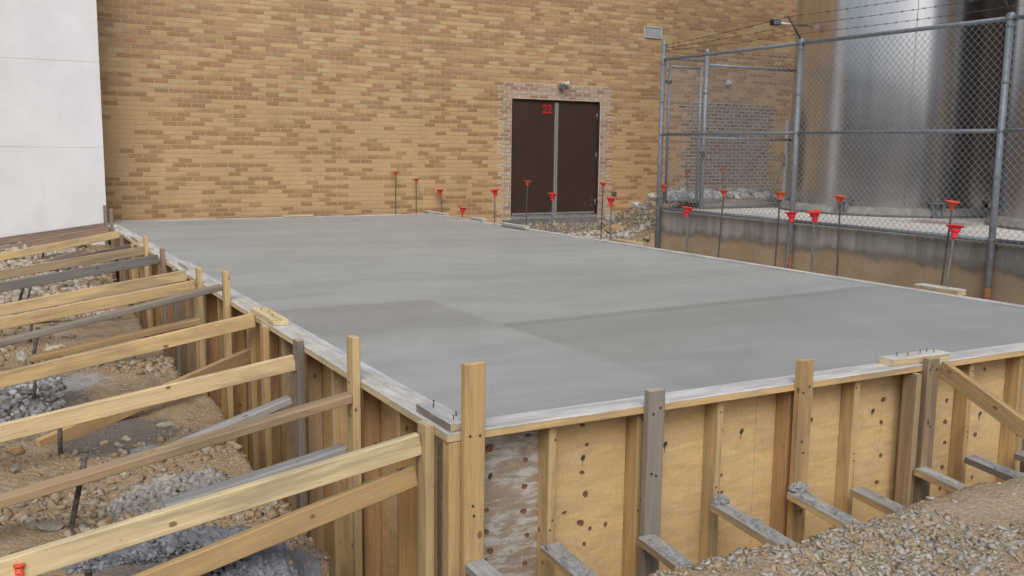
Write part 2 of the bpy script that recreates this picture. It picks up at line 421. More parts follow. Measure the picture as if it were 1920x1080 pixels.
def timber(name, A, B, w, h, tone, parent=None, splash=.15, mat=None, up=(0, 0, 1), rough_end=True):
    """board from A to B (centre line), w across, h along up; local x runs along the grain"""
    A, B = V(A), V(B); L = (B - A).length; x = (B - A).normalized(); u = V(up)
    y = u.cross(x).normalized(); z = x.cross(y)
    vs, fs = chamfer_box(L / 2, w / 2, h / 2, .0035)
    vs = [V(v) for v in vs]
    bow = R.uniform(-.004, .004)
    for v in vs:
        e = .004 if abs(v.x) > L / 2 - .01 else 0
        v.x += R.uniform(-e, e)
    o = mk(name, vs, fs, mat or WOOD, parent)
    M = Matrix(((x.x, y.x, z.x, 0), (x.y, y.y, z.y, 0), (x.z, y.z, z.z, 0), (0, 0, 0, 1)))
    c = (A + B) / 2
    if parent is not None: c = c - parent.location
    o.matrix_local = Matrix.Translation(c) @ M
    cbase = WOODS[tone]; k = R.uniform(.9, 1.08); hue = R.uniform(-.03, .03)
    o.color = (cbase[0] * k * (1 + hue), cbase[1] * k, cbase[2] * k * (1 - hue * 1.5), splash)
    return o
def tube_data(pts, r, n=8, cap=True):
    pts = [V(p) for p in pts]; vs, fs = [], []
    prev = None
    for i, p in enumerate(pts):
        d = (pts[min(i + 1, len(pts) - 1)] - pts[max(i - 1, 0)]).normalized()
        if prev is None:
            a = d.orthogonal().normalized()
        else:
            a = (prev - d * prev.dot(d)).normalized()
        prev = a; b = d.cross(a)
        rr = r[i] if isinstance(r, (list, tuple)) else r
        for k in range(n):
            t = 2 * math.pi * k / n; vs.append(p + (a * math.cos(t) + b * math.sin(t)) * rr)
    for i in range(len(pts) - 1):
        for k in range(n):
            k2 = (k + 1) % n; fs.append((i * n + k, i * n + k2, (i + 1) * n + k2, (i + 1) * n + k))
    if cap: fs.append(tuple(range(n - 1, -1, -1))); fs.append(tuple((len(pts) - 1) * n + k for k in range(n)))
    return vs, fs
def tube(name, pts, r, mat, parent=None, n=10, smooth=True):
    vs, fs = tube_data(pts, r, n)
    if parent is not None: vs = [v - parent.location for v in vs]
    o = mk(name, vs, fs, mat, parent)
    if smooth:
        for p in o.data.polygons: p.use_smooth = len(p.vertices) == 4
    return o
class MB:
    def __init__(s): s.v, s.f, s.c = [], [], []
    def add(s, vf, col=None):
        vs, fs = vf; b = len(s.v); s.v += [tuple(v) for v in vs]; s.f += [tuple(i + b for i in f) for f in fs]
        s.c += [col] * len(fs)
    def box(s, x0, x1, y0, y1, z0, z1, col=None):
        vs = [(x, y, z) for x in (x0, x1) for y in (y0, y1) for z in (z0, z1)]
        s.add((vs, [(0, 1, 3, 2), (4, 6, 7, 5), (0, 4, 5, 1), (2, 3, 7, 6), (0, 2, 6, 4), (1, 5, 7, 3)]), col)
    def build(s, name, mat, parent=None, smooth=False):
        vs = s.v
        if parent is not None: vs = [V(v) - parent.location for v in vs]
        o = mk(name, vs, s.f, mat, parent, smooth)
        if s.c and s.c[0] is not None: paint(o.data, s.c)
        return o
def paint(me, cols):
    at = me.color_attributes.new('Col', 'FLOAT_COLOR', 'CORNER')
    cnt = np.array([p.loop_total for p in me.polygons]); arr = np.repeat(np.array([(*c, 1.) for c in cols], np.float32), cnt, axis=0)
    at.data.foreach_set('color', arr.ravel())
def lathe(prof, n=20):
    vs, fs = [], []
    for r, z in prof:
        for k in range(n):
            t = 2 * math.pi * k / n; vs.append((r * math.cos(t), r * math.sin(t), z))
    for i in range(len(prof) - 1):
        for k in range(n):
            k2 = (k + 1) % n; fs.append((i * n + k, i * n + k2, (i + 1) * n + k2, (i + 1) * n + k))
    fs.append(tuple(range(n - 1, -1, -1))); fs.append(tuple((len(prof) - 1) * n + k for k in range(n)))
    return vs, fs
def sstep(a, b, x):
    t = np.clip((x - a) / (b - a), 0, 1); return t * t * (3 - 2 * t)

# ------------------------------------------------------------------ ground: one sheet to the horizon
def vnoise(x, y, s, seed=0):
    """vectorised smooth value noise"""
    x = x * s + seed * 17.3; y = y * s + seed * 9.1
    xi = np.floor(x).astype(np.int64); yi = np.floor(y).astype(np.int64); fx = x - xi; fy = y - yi
    fx = fx * fx * (3 - 2 * fx); fy = fy * fy * (3 - 2 * fy)
    def h(a, b):
        n = (a * 374761393 + b * 668265263 + seed * 1442695) & 0x7fffffff
        n = ((n ^ (n >> 13)) * 1274126177) & 0x7fffffff
        return ((n ^ (n >> 16)) & 0xffff) / 65535.
    return (h(xi, yi) * (1 - fx) * (1 - fy) + h(xi + 1, yi) * fx * (1 - fy) + h(xi, yi + 1) * (1 - fx) * fy + h(xi + 1, yi + 1) * fx * fy) - .5
def gz(x, y):
    x = np.asarray(x, float); y = np.asarray(y, float)
    rough = vnoise(x, y, 1.4, 1) * .07 + vnoise(x, y, 4, 2) * .035 + vnoise(x, y, 11, 3) * .022 + vnoise(x, y, 27, 4) * .012
    z = -.55 + .15 * sstep(4.8, 7.2, y) + .15 * sstep(9., 14., y) + 0 * x
    z = np.where((x > 1.3) & (y < 3.4), -.47 - .06 * sstep(2.4, 1.2, y), z)
    # right of the slab
    t = x - (8.3 + (y - 10.9) * .58)
    zr = -.22 + .60 * sstep(-.7, 1.5, t) - .05 * sstep(14.0, 14.9, y)
    zr = np.where(y < 10.6, -.36, zr)
    w = sstep(6.3, 6.5, x); z = z * (1 - w) + zr * w
    far = sstep(18, 40, np.hypot(x - 3, y - 6)); z = z * (1 - far) + -.5 * far
    # left trench
    e = 1.19 + .12 * sstep(8, 12, y) + vnoise(y, y * 0, 1.3, 5) * .16 + vnoise(y, y * 0, 5, 6) * .07
    tl = sstep(e - .05, e + .10, x) * sstep(3.1 - .35, 3.1 - .2, y) * sstep(6.2, 6.0, x) * np.where(x < 1.56, sstep(13.6, 13.2, y), 1)
    # front trench
    fe = 2.69 + vnoise(x, x * 0, 1.2, 7) * .08 + vnoise(x, x * 0, 5, 8) * .05
    tf = sstep(fe - .03, fe + .10, y) * sstep(1.0, 1.12, x) * sstep(6.4, 6.3, x) * sstep(3.7, 3.5, y)
    tr = np.maximum(tl, tf * sstep(15.2, 15.0, y))
    tr = np.where((x > 6.45) & (y > 3.4), 0, tr)
    berm = .04 * np.exp(-((y - (fe - .12)) / .12) ** 2) * sstep(1.6, 2.2, x) * sstep(9, 7, x)
    z = z + berm
    z = z + rough * (1 - .3 * tr)
    z = z * (1 - tr) + (-1.25 + rough) * tr
    return z
def axis(segs):
    out = []
    for a, b, st in segs: out += list(np.arange(a, b - 1e-6, st))
    out.append(segs[-1][1]); return np.array(out)
gx = axis([(-400, -40, 60), (-40, -4, 4), (-4, -.4, .3), (-.4, 1.45, .024), (1.45, 5.4, .035), (5.4, 6.4, .2), (6.4, 12.5, .08), (12.5, 30, 1.2), (30, 400, 60)])
gy = axis([(-400, -40, 60), (-40, 0, 4), (0, 1.4, .2), (1.4, 3.4, .024), (3.4, 7.5, .035), (7.5, 15.2, .06), (15.2, 40, 2), (40, 400, 60)])
GX, GY = np.meshgrid(gx, gy); GZ = gz(GX, GY)
nx, ny = len(gx), len(gy)
verts = np.stack([GX.ravel(), GY.ravel(), GZ.ravel()], 1)
ii = (np.arange(ny - 1)[:, None] * nx + np.arange(nx - 1)[None]).ravel()
quads = np.stack([ii, ii + 1, ii + nx + 1, ii + nx], 1)
gm = bpy.data.meshes.new('ground'); gm.vertices.add(len(verts)); gm.vertices.foreach_set('co', verts.ravel())
gm.loops.add(len(quads) * 4); gm.loops.foreach_set('vertex_index', quads.ravel().astype(np.int32)); gm.polygons.add(len(quads))
gm.polygons.foreach_set('loop_start', (np.arange(len(quads)) * 4).astype(np.int32)); gm.polygons.foreach_set('use_smooth', np.ones(len(quads), bool))
gm.update(); gm.validate(); gm.materials.append(SOIL)
ground = tag(link('ground', gm), 'dug tan and ochre soil around the new slab', 'soil', kind='structure')

# ------------------------------------------------------------------ brick building wall
WY = 14.94
BP, BH, CP = .2032, .057, .0677
bw = empty('brick_wall', (8, WY, 0), 'tall tan and brown brick building wall behind the slab', 'brick wall')
DX0, DX1, DZ0, DZ1 = 8.315, 10.185, -.11, 1.988
back = MB()
back.box(-1, DX0, WY + .0045, WY + .3, -.8, 9); back.box(DX1, 28, WY + .0045, WY + .3, -.8, 9)
back.box(DX0, DX1, WY + .0045, WY + .3, DZ1, 9); back.box(DX0, DX1, WY + .0045, WY + .3, -.8, DZ0 - .12)
back.build('mortar_bed', MORT, bw)
def brickcol(z, dark, rr, patch=0):
    if patch == 1: base = (.46, .345, .235) if rr < .52 else ((.345, .205, .135) if rr < .85 else (.41, .28, .19))
    elif patch == 2: base = (.28, .215, .165) if rr < .55 else (.185, .125, .095)
    else:
        up = min(1, max(0, (z - 1.3) / 1.3))
        if dark: base = ((.35, .212, .10) if rr < .6 else (.40, .252, .125)) if R.random() > up * .7 else ((.375, .222, .125) if rr < .6 else (.36, .235, .135))
        else:
            base = (.525, .35, .18)
            if up > 0 and rr < up * .5: base = (.455, .292, .155)
            elif up > 0 and rr > 1 - up * .3: base = (.525, .38, .21)
            if up > .3 and .5 < rr < .515: base = (.41, .225, .135)
    k = R.uniform(.965, 1.035); return tuple(min(1, c * k) for c in base)
BRICKS = []
row = 0; z = -.52
patch_rows = MB()
while z < 5.3:
    xoff = (0 if row % 2 == 0 else BP / 2) + R.uniform(-.012, .012); dark = False
    x = 1.25 - xoff
    jl, jr = R.uniform(-.02, .1), R.uniform(-.02, .1)
    p2l, p2r = R.uniform(-.1, .12), R.uniform(-.12, .12)
    pl, pr = DX0 - .155 - (.08 if row % 2 else 0) - jl * .6, DX1 + .16 + (.08 if row % 2 else 0) + jr * .6
    q = (pl, pr) if DZ0 - .15 < z < DZ1 + 4 * CP - .02 else None
    q2 = (12.2 + p2l, 14.45 + p2r) if -.3 < z < 2.0 else None
    if q:
        segs = [q] if z + BH > DZ1 + .01 else [(q[0], DX0), (DX1, q[1])]
        for a, b in segs: patch_rows.box(a, b, WY + .0018, WY + .0046, z - .011, min(z + CP - .004, z + CP))
    if q2: patch_rows.box(q2[0], q2[1], WY + .0018, WY + .0046, z - .011, z + CP - .004)
    while x < 16.2:
        dk = R.random() < (.52 if dark else .285); dark = dk
        a, b = x, x + BP - .0105
        cx = (a + b) / 2
        patch = 1 if (q and q[0] - .03 < cx < q[1] + .03) else (2 if (q2 and q2[0] < cx < q2[1]) else 0)
        pieces = [(a, b)]
        if z + BH > DZ0 and z < DZ1 - .01:
            pieces = []
            if a < DX0 - .012: pieces.append((a, min(b, DX0 - .004)))
            if b > DX1 + .012: pieces.append((max(a, DX1 + .004), b))
        for a1, b1 in pieces:
            if b1 - a1 > .03: BRICKS.append((a1 + (.005 if patch else 0), b1 - (.005 if patch else 0), z, brickcol(z, dk, R.random(), patch), R.uniform(-.0012, .0012), patch))
        x += BP
    z += CP; row += 1
# where two vents / boxes sit the bricks run behind them
def inview(px, py, pz):
    d = V((px, py, pz)) - CAM; zc = d.dot(cf); u = 960 + 1796.56 * d.dot(cr) / zc; v = 540 - 1796.56 * d.dot(cu) / zc; return u, v, zc
def rank(b):
    u, v, zc = inview((b[0] + b[1]) / 2, WY, b[2] + .03)
    vis = 215 < u < 1225 and 4 < v < 398 and b[1] - b[0] > .15 and b[5] == 0
    return (0 if vis else 1, zc)
BRICKS.sort(key=rank)
def brick_vf(w, h, y0=0., y1=.008, c=.0015):
    x0, x1 = 0, w
    vs = [(x0, y1, 0), (x1, y1, 0), (x1, y1, h), (x0, y1, h), (x0 + c, y0, c), (x1 - c, y0, c), (x1 - c, y0, h - c), (x0 + c, y0, h - c)]
    return vs, [(4, 5, 6, 7), (0, 1, 5, 4), (1, 2, 6, 5), (2, 3, 7, 6), (3, 0, 4, 7)]
NSING = 300
cache = {}
for a, b, z, c, dy, p in BRICKS[:NSING]:
    key = tuple(round(v * 40) for v in c)
    if key not in cache:
        vs, fs = brick_vf(BP - .0105, BH); me = bpy.data.meshes.new('brick'); me.from_pydata(vs, [], fs); me.materials.append(BRICK); paint(me, [c] * 5); cache[key] = me
    o = link('brick', cache[key], bw); o.location = V((a, WY + dy, z)) - bw.location
mb = MB()
for a, b, z, c, dy, p in BRICKS[NSING:]:
    hh = BH - (.010 if p else 0); vs, fs = brick_vf(b - a, hh); mb.add(([(v[0] + a, v[1] + WY + dy, v[2] + z + (.004 if p else 0)) for v in vs], fs), c)
tag(mb.build('brick_courses', BRICK, bw), kind='stuff')
patch_rows.build('patch_mortar', MORTW, bw)

# footing ledge under the door and along the wall base
fb = MB(); fb.box(8.15, 10.35, WY - .10, WY + .01, -.6, DZ0 - .055)
o = fb.build('door_footing', CURB, bw)
wing = MB(); wing.box(16.2, 16.5, -2.0, WY - .01, -.6, 8)
tag(wing.build('building_wing', DARKBRICK), 'dark brown building wing behind the steel tanks', 'building')

# white wall on the left
ww = empty('white_wall', (-2, 14.15, -.5), 'white painted concrete panel wall at the left', 'wall')
box('wall_core', -3, 1.55, 14.17, 14.60, -.9, 7, WHITE, ww, .004)
for k, (z0, z1) in enumerate([(-.9, -.102), (-.1, 1.0395), (1.0415, 2.1715), (2.1735, 3.3), (3.305, 4.43), (4.435, 5.56), (5.565, 6.9)]):
    box('panel', -3, 1.552, 14.15, 14.168, z0, z1, WHITE, ww, .002)

# ------------------------------------------------------------------ door
dr = empty('double_door', (9.25, WY, DZ0), 'dark brown steel double door numbered 22 in the brick wall', 'door')
DY = WY + .045
CXD = 9.262
box('door_leaf', DX0 + .03, CXD - .004, DY, DY + .045, DZ0 + .035, DZ1 - .035, DOOR, dr, .002)
box('door_leaf', CXD + .004, DX1 - .03, DY, DY + .045, DZ0 + .035, DZ1 - .035, DOOR, dr, .002)
box('frame', DX0, DX0 + .027, WY + .004, WY + .2, DZ0, DZ1, DOOR, dr, .002)
box('frame', DX1 - .027, DX1, WY + .004, WY + .2, DZ0, DZ1, DOOR, dr, .002)
box('frame', DX0 + .027, DX1 - .027, WY + .004, WY + .2, DZ1 - .032, DZ1, DOOR, dr, .002)
box('edge_trim', DX1 + .0005, DX1 + .012, WY - .006, WY + .05, DZ0 + .4, DZ1 - .05, VENTW, dr, .001)
box('astragal', CXD - .036, CXD - .010, DY - .014, DY - .001, DZ0 + .02, DZ1 - .06, ALU, dr, .002)
box('astragal', CXD + .010, CXD + .036, DY - .014, DY - .001, DZ0 + .02, DZ1 - .06, ALU, dr, .002)
box('astragal_gap', CXD - .0095, CXD + .0095, DY - .010, DY - .0015, DZ0 + .02, DZ1 - .06, LAMPG, dr, .001)
for a, b in ((DX0 + .03, CXD - .045), (CXD + .045, DX1 - .06)):
    box('door_sweep', a, b, DY - .012, DY - .001, DZ0 + .036, DZ0 + .062, ALU, dr, .002)
box('threshold', DX0 + .005, DX1 - .03, WY - .03, DY + .04, DZ0 - .05, DZ0 - .002, ALU, dr, .004)
box('threshold_step', DX0 + .01, DX1 - .03, WY - .012, DY + .03, DZ0, DZ0 + .020, CURB, dr, .003)
for sx in (DX0 + .038, DX1 - .042):
    for zz in (.12, .98, 1.70):
        tube('hinge', [(sx, DY - .008, zz - .06), (sx, DY - .008, zz + .06)], .009, GALV, dr, 8)
# number
def text_mesh(s, size):
    cu_ = bpy.data.curves.new('digits', 'FONT'); cu_.body = s; cu_.size = size; cu_.extrude = .0015; cu_.offset = .006; cu_.space_character = .95
    ob = bpy.data.objects.new('digits', cu_); COL.objects.link(ob); dg = bpy.context.evaluated_depsgraph_get()
    me = bpy.data.meshes.new_from_object(ob.evaluated_get(dg)); bpy.data.objects.remove(ob); return me
me = text_mesh('22', .215); me.materials.clear(); me.materials.append(REDPAINT)
nb = link('number', me, dr); nb.location = V((8.962, DY - .004, 1.735)) - dr.location; nb.rotation_euler = (math.pi / 2, 0, 0); nb.scale = (.98, 1, 1)

# security lamp above the door
LS = .62
sl = empty('security_lamp', (9.33, WY, 2.25), 'grey twin security lamp above the brown double door', 'lamp')
vs, fs = lathe([(.085, 0), (.09, .02), (.08, .05), (.02, .06)], 16)
o = mk('mounting_plate', [(v[0], -v[2], v[1]) for v in vs], [f[::-1] for f in fs], LAMPG, sl, True)
def hood(name, base, tip, r0, r1, mat):
    n = 9; A, B = V(base), V(tip); pts = [A.lerp(B, k / (n - 1)) for k in range(n)]
    rr = [r0 * .45, r0 * .8, r0, r0 * 1.05, r0 * 1.05, (r0 + r1) / 2, r1, r1 * 1.02, r1 * .9]
    tube(name, [V(p) + sl.location for p in pts], rr, mat, sl, 16)
hood('lamp_head', (-.05, -.05, .02), (-.07, -.19, -.05), .085, .10, LAMPG)
hood('lamp_head', (.06, -.05, .03), (.17, -.16, .06), .045, .07, LAMPW)
box('sun_hood', 9.33 - .14, 9.33 + .02, WY - .20, WY - .04, 2.25 + .055, 2.25 + .075, LAMPW, sl, .006)
sl.scale = (LS, LS, LS); sl.location.z = 2.235

# louvred vent
vt = empty('wall_vent', (11.33, WY, 3.2), 'pale grey louvred vent high on the brick wall', 'vent')
VX0, VX1, VZ0, VZ1 = 11.125, 11.545, 3.19, 3.40
box('frame', VX0, VX1, WY - .022, WY - .0015, VZ1 - .022, VZ1, VENTW, vt); box('frame', VX0, VX1, WY - .022, WY - .0015, VZ0, VZ0 + .018, VENTW, vt)
box('frame', VX0, VX0 + .02, WY - .0215, WY - .0015, VZ0 + .018, VZ1 - .022, VENTW, vt); box('frame', VX1 - .02, VX1, WY - .0215, WY - .0015, VZ0 + .018, VZ1 - .022, VENTW, vt)
box('back_plate', VX0 + .02, VX1 - .02, WY - .004, WY - .0015, VZ0 + .018, VZ1 - .022, BOXG, vt, .0005)
for k in range(8):
    zz = VZ0 + .03 + k * .0195
    o = box('louvre', VX0 + .021, VX1 - .021, WY - .017, WY - .0155, zz - .008, zz + .008, VENTW, vt, .0004); o.rotation_euler = (math.radians(-35), 0, 0)
# small wall boxes
tag(box('junction_box', 10.49, 10.585, WY - .035, WY - .0015, .255, .315, BOXG), 'small dark grey box low on the brick wall right of door', 'junction box')
sn = empty('wall_sensor', (13.25, WY, 2.43), 'small white sensor box on the brick wall behind the fence', 'sensor')
box('body', 13.18, 13.30, WY - .06, WY - .0015, 2.40, 2.49, LAMPW, sn, .01); box('lens', 13.205, 13.275, WY - .075, WY - .0605, 2.36, 2.425, LAMPG, sn, .008)

# ------------------------------------------------------------------ slab
XL, XR, YF, YB = 1.702, 6.58, 3.399, 14.622
slab = box('concrete_slab', XL + .001, XR - .001, YF + .001, YB - .001, -1.2, -.004, SLAB, None, .004)
tag(slab, 'large freshly poured grey concrete slab inside the timber forms', 'concrete slab')

# ------------------------------------------------------------------ formwork, left side
lf = empty('timber_formwork', (1.62, 9, -1.2), 'long timber formwork along the left edge of the slab', 'formwork')
PZ = -.038
yb = [3.262, 6.05, 8.85, 11.6, 14.62]
for k in range(4):
    timber('top_plate', (1.602, yb[k] + .002, PZ / 2), (1.602, yb[k + 1] - .002, PZ / 2), .110, .038, 'pale', lf, .5, PLATE)
# plywood top edges show as a pale strip beside the plate
sheets = [3.30, 4.52, 6.96, 9.40, 11.84, 14.60]
for k in range(5):
    o = box('plywood_sheet', 1.683, 1.7005, sheets[k] + .001, sheets[k + 1] - .001, -1.28, PZ - .001, PLY, lf, .001)
    o.color = ((.60, .41, .19, .05), (.52, .33, .14, .0), (.40, .235, .095, .0), (.36, .2, .085, 0), (.34, .2, .09, .0))[k]
o = timber('cement_lip', (1.681, 3.40, -.0195), (1.681, 14.6, -.0195), .041, .036, 'lightgrey', lf, .7, FPLATE)
studtone = ['tan', 'orange', 'yellow', 'tan', 'brown', 'orange', 'tan', 'brown']
for k in range(24):
    y = 3.86 + .455 * k
    if y > 14.5: break
    timber('stud', (1.637, y + .019, -1.28), (1.637, y + .019, PZ - .001), .038, .089, studtone[(k * 5) % 8], lf, .05, up=(1, 0, 0))
    if k % 3 == 1 or k > 8:
        timber('stud', (1.637, y + .060, -1.28), (1.637, y + .060, PZ - .0012), .038, .087, studtone[(k * 3 + 2) % 8], lf, .05, up=(1, 0, 0))
lposts = [(4.22, .21, 'yellow'), (5.12, .03, 'greybrown'), (6.17, .012, 'tan'), (5.84, -.012, 'tan'), (6.87, .21, 'yellow'), (7.82, .125, 'yellow'), (8.9, -.01, 'greybrown'), (9.52, .12, 'redbrown'),
          (10.54, .145, 'yellow'), (11.55, -.03, 'tan'), (12.45, .005, 'greybrown'), (13.37, .26, 'redbrown'), (14.03, .27, 'grey')]
for y, zt, tone in lposts:
    timber('post', (1.5265, y + .0445, -1.25), (1.5265, y + .0445, zt), .089, .038, tone, lf, .2, up=(1, 0, 0))
# corner: short post carrying the first brace, corner studs and the steel strap between
timber('corner_post', (1.5275, 3.4245, -1.25), (1.5275, 3.4245, .004), .089, .038, 'yellow', lf, .15, up=(1, 0, 0))
timber('stud', (1.60, 3.295, -1.28), (1.60, 3.295, PZ - .001), .06, .089, 'tan', lf, .1, up=(1, 0, 0))
box('steel_strap', 1.549, 1.554, 3.335, 3.362, -1.25, -.045, TIE, lf, .001)

# ------------------------------------------------------------------ formwork, front side
ff = empty('timber_formwork', (3.5, 3.3, -1.2), 'timber formwork with bare plywood along the front of the slab', 'formwork')
for a, b in ((1.70, 4.33), (4.334, 5.22), (5.224, 6.75)):
    timber('top_plate', (a, 3.318, PZ / 2), (b, 3.318, PZ / 2), .126, .038, 'yellow', ff, .45, FPLATE)
fs_ = [1.706, 2.045, 3.27, 4.17, 5.0, 6.6]
fcol = [(.335, .265, .195, .9), (.66, .455, .21, .06), (.655, .45, .205, .12), (.66, .46, .215, .12), (.665, .465, .225, .1)]
fsheets = []
for k in range(5):
    o = box('plywood_sheet', fs_[k] + .001, fs_[k + 1] - .001, 3.381, 3.3985, -1.28, PZ - .001, PLY, ff, .001); o.color = fcol[k]; fsheets.append((fs_[k], fs_[k + 1], o))
timber('cement_lip', (1.71, 3.392, -.0195), (6.57, 3.392, -.0195), .015, .036, 'lightgrey', ff, .7, FPLATE)
ftone = ['yellow', 'tan', 'yellow', 'orange', 'yellow', 'brown', 'tan', 'tan', 'yellow', 'tan']
for k in range(10):
    x = 2.03 + .455 * k
    timber('stud', (x + .019, 3.3355, -1.28), (x + .019, 3.3355, PZ - .001), .038, .089, ftone[k], ff, .28 if k in (0, 2) else .1, up=(0, 1, 0))
fposts = [(1.60, .278, 'tan', .05), (2.485, .072, 'greybrown', .45), (3.382, .116, 'tan', .25), (4.308, .036, 'brown', .3), (5.235, .05, 'grey', .3), (6.15, .08, 'tan', .2)]
for x, zt, tone, sp in fposts:
    timber('post', (x + .0445, 3.2355, -1.25), (x + .0445, 3.2355, zt), .089, .038, tone, ff, sp, up=(0, 1, 0))
timber('post', (4.262, 3.275, -1.25), (4.262, 3.275, -.042), .038, .089, 'brown', ff, .1, up=(0, 1, 0))
def nail_head(p, d, parent, r=.0055):
    vs, fs = tube_data([V(p), V(p) + V(d) * .004], r, 8); return mk('nail', [v - parent.location for v in vs], fs, NAIL, parent)
for x, zt, tone, sp in fposts:
    for dx, zz in ((.02, -.028), (.066, -.024), (.03, -.30), (.058, -.62), (.045, -.33)): nail_head((x + dx + R.uniform(-.006, .006), 3.217, zz + R.uniform(-.02, .02)), (0, -1, 0), ff)
for k in range(10):
    for zz in (-.10, -.45, -.50): nail_head((2.03 + .455 * k + .019 + R.uniform(-.01, .01), 3.2915, zz + R.uniform(-.03, .03)), (0, -1, 0), ff, .004)
for y, zt, tone in lposts:
    for zz in (-.02, -.16): nail_head((1.508, y + R.uniform(.02, .07), zz + R.uniform(-.02, .02)), (-1, 0, 0), lf)
# knots and boat patches in the plywood, snap-tie ends
def unproj_front(u, v, Y=3.381):
    d = cf * 1796.56 + cr * (u - 960) + cu * (540 - v); t = (Y - CAM.y) / d.y; return CAM + d * t
def sheet_at(x):
    for a, b, o in fsheets:
        if a <= x < b: return o
    return fsheets[-1][2]
def disc(name, c, rx, rz, mat, parent, n=12):
    vs = [(0, -.0012, 0)]; ang = R.uniform(-.4, .4)
    for k in range(n):
        t = 2 * math.pi * k / n; r = R.uniform(.85, 1.15); px, pz = rx * r * math.cos(t), rz * r * math.sin(t)
        vs.append((px * math.cos(ang) - pz * math.sin(ang), -.0012, px * math.sin(ang) + pz * math.cos(ang)))
    vs += [(v[0], .0005, v[2]) for v in vs[1:]]
    fs = [(0, 1 + (k + 1) % n, 1 + k)[::-1] for k in range(n)] + [(1 + k, 1 + (k + 1) % n, 1 + n + (k + 1) % n, 1 + n + k) for k in range(n)]
    o = mk(name, vs, fs, mat, parent); o.location = V(c) - ff.location - parent.location; return o
knots = [(917, 840, 12, 11), (985, 862, 7, 7), (983, 912, 8, 7), (981, 958, 9, 7), (911, 957, 8, 6), (911, 997, 8, 7), (988, 1003, 7, 6), (919, 1033, 9, 8), (984, 1056, 7, 6), (910, 1050, 6, 5), (990, 816, 10, 5),
         (1100, 834, 5, 5), (1091, 886, 7, 5), (1097, 926, 7, 8), (1088, 980, 10, 7), (1106, 991, 5, 6), (1135, 983, 5, 6), (1095, 1020, 5, 5), (1058, 961, 7, 4), (1092, 797, 8, 4),
         (1353, 805, 4, 6), (1352, 891, 4, 5), (1353, 923, 5, 5), (1656, 749, 8, 6), (1652, 792, 6, 6), (1651, 854, 5, 5), (1644, 904, 7, 5), (1516, 752, 7, 5),
         (1775, 751, 5, 6), (1772, 791, 7, 6), (1771, 830, 6, 5), (1766, 876, 6, 6), (1762, 916, 5, 5), (1758, 955, 6, 5), (1846, 692, 4, 5), (1828, 815, 6, 6), (1822, 895, 4, 5)]
for u, v, ru, rv in knots:
    p = unproj_front(u, v); s = 1796.56 / (p - CAM).dot(cf); disc('knot', p, ru / s * .82, rv / s * .8, KNOT, sheet_at(p.x))
ties = [(918, 891), (1092, 857), (1246, 832), (1389, 808), (1519, 787), (1635, 770), (1740, 753), (1838, 737), (1836, 775)]
for u, v in ties:
    p = unproj_front(u, v); par = sheet_at(p.x)
    loop = [V((.006 * math.sin(t), -.007 - .004 * math.cos(t), .012 * math.cos(t))) for t in np.linspace(0, 2 * math.pi, 11)]
    vs, fs = tube_data([p + q for q in loop], .0035, 6, False); vs2, fs2 = tube_data([p + V((.002, -.003, -.010)), p + V((.0, -.001, -R.uniform(.02, .07)))], .0014, 5)
    m_ = MB(); m_.add((vs, fs)); m_.add((vs2, fs2)); off = ff.location + par.location
    mk('snap_tie', [V(v_) - off for v_ in m_.v], m_.f, TIE, par)

# boards along the right and the rear of the slab
rf = empty('edge_board', (6.6, 9, -.2), 'thin pale form board along the right edge of the slab', 'form board')
for a, b, dx in ((3.2, 6.28, 0), (6.26, 9.6, .012), (9.61, 12.4, .004), (12.41, 14.66, 0)):
    timber('board', (6.613 + dx, a, -.088), (6.613 + dx, b, -.086), .062, .20, 'lightgrey', rf, .6, PLATE)
bf = empty('edge_board', (4, 14.64, -.2), 'thin pale form board at the foot of the brick wall', 'form board')
timber('board', (1.70, 14.642, -.092), (6.575, 14.642, -.092), .036, .20, 'lightgrey', bf, .6, PLATE)

# ------------------------------------------------------------------ splice blocks nailed on the boards
def block(A, B, w, h, tone, label, nails=(), splash=.5):
    A, B = V(A), V(B); root = empty('splice_block', (A + B) / 2, label, 'wood block', 'wooden blocks nailed over the form boards')
    timber('block', A, B, w, h, tone, root, splash, PLATE if splash > .4 else WOOD)
    x = (B - A).normalized(); y = V((-x.y, x.x, 0))
    for t, s in nails:
        p = A.lerp(B, t) + y * s * w * .5 + V((0, 0, h / 2)); q = p + V((R.uniform(-.003, .003), R.uniform(-.003, .003), R.uniform(.010, .018)))
        vs, fs = tube_data([p - V((0, 0, .002)), q], .0022, 6); v2, f2 = tube_data([q, q + (q - p).normalized() * .002], .0048, 8)
        m_ = MB(); m_.add((vs, fs)); m_.add((v2, f2)); mk('nail', [V(v) - root.location for v in m_.v], m_.f, NAIL, root)
    return root
block((1.61, 3.27, .0185), (1.61, 3.61, .0185), .092, .037, 'greybrown', 'grey-brown wooden block on the near corner, four nails standing up', [(.25, -.4), (.12, .3), (.7, .2), (.85, -.3)], .45)
block((1.60, 5.77, .0185), (1.60, 6.31, .0185), .10, .037, 'pale', 'pale yellow wooden block on the left top plate with three nails', [(.3, .2), (.55, -.1), (.75, .3)], .2)
block((4.12, 3.335, .0185), (4.56, 3.325, .0185), .095, .037, 'pale', 'cement-splashed yellow wooden block on the front top plate', [(.2, .2), (.35, -.2), (.6, .1), (.8, -.25), (.75, .3)], .55)
block((1.635, 8.66, .0185), (1.635, 9.15, .0185), .09, .037, 'lightgrey', 'cement-caked wooden block midway along the left top plate', [(.3, .2), (.6, -.1)], .7)
block((1.60, 11.35, .0185), (1.60, 11.95, .0185), .09, .037, 'tan', 'small yellow wooden block towards the far end of left top plate', [], .5)
block((6.66, 14.12, .022), (6.66, 14.90, .022), .09, .04, 'lightgrey', 'grey wooden block at the far right corner of the slab', [], .6)
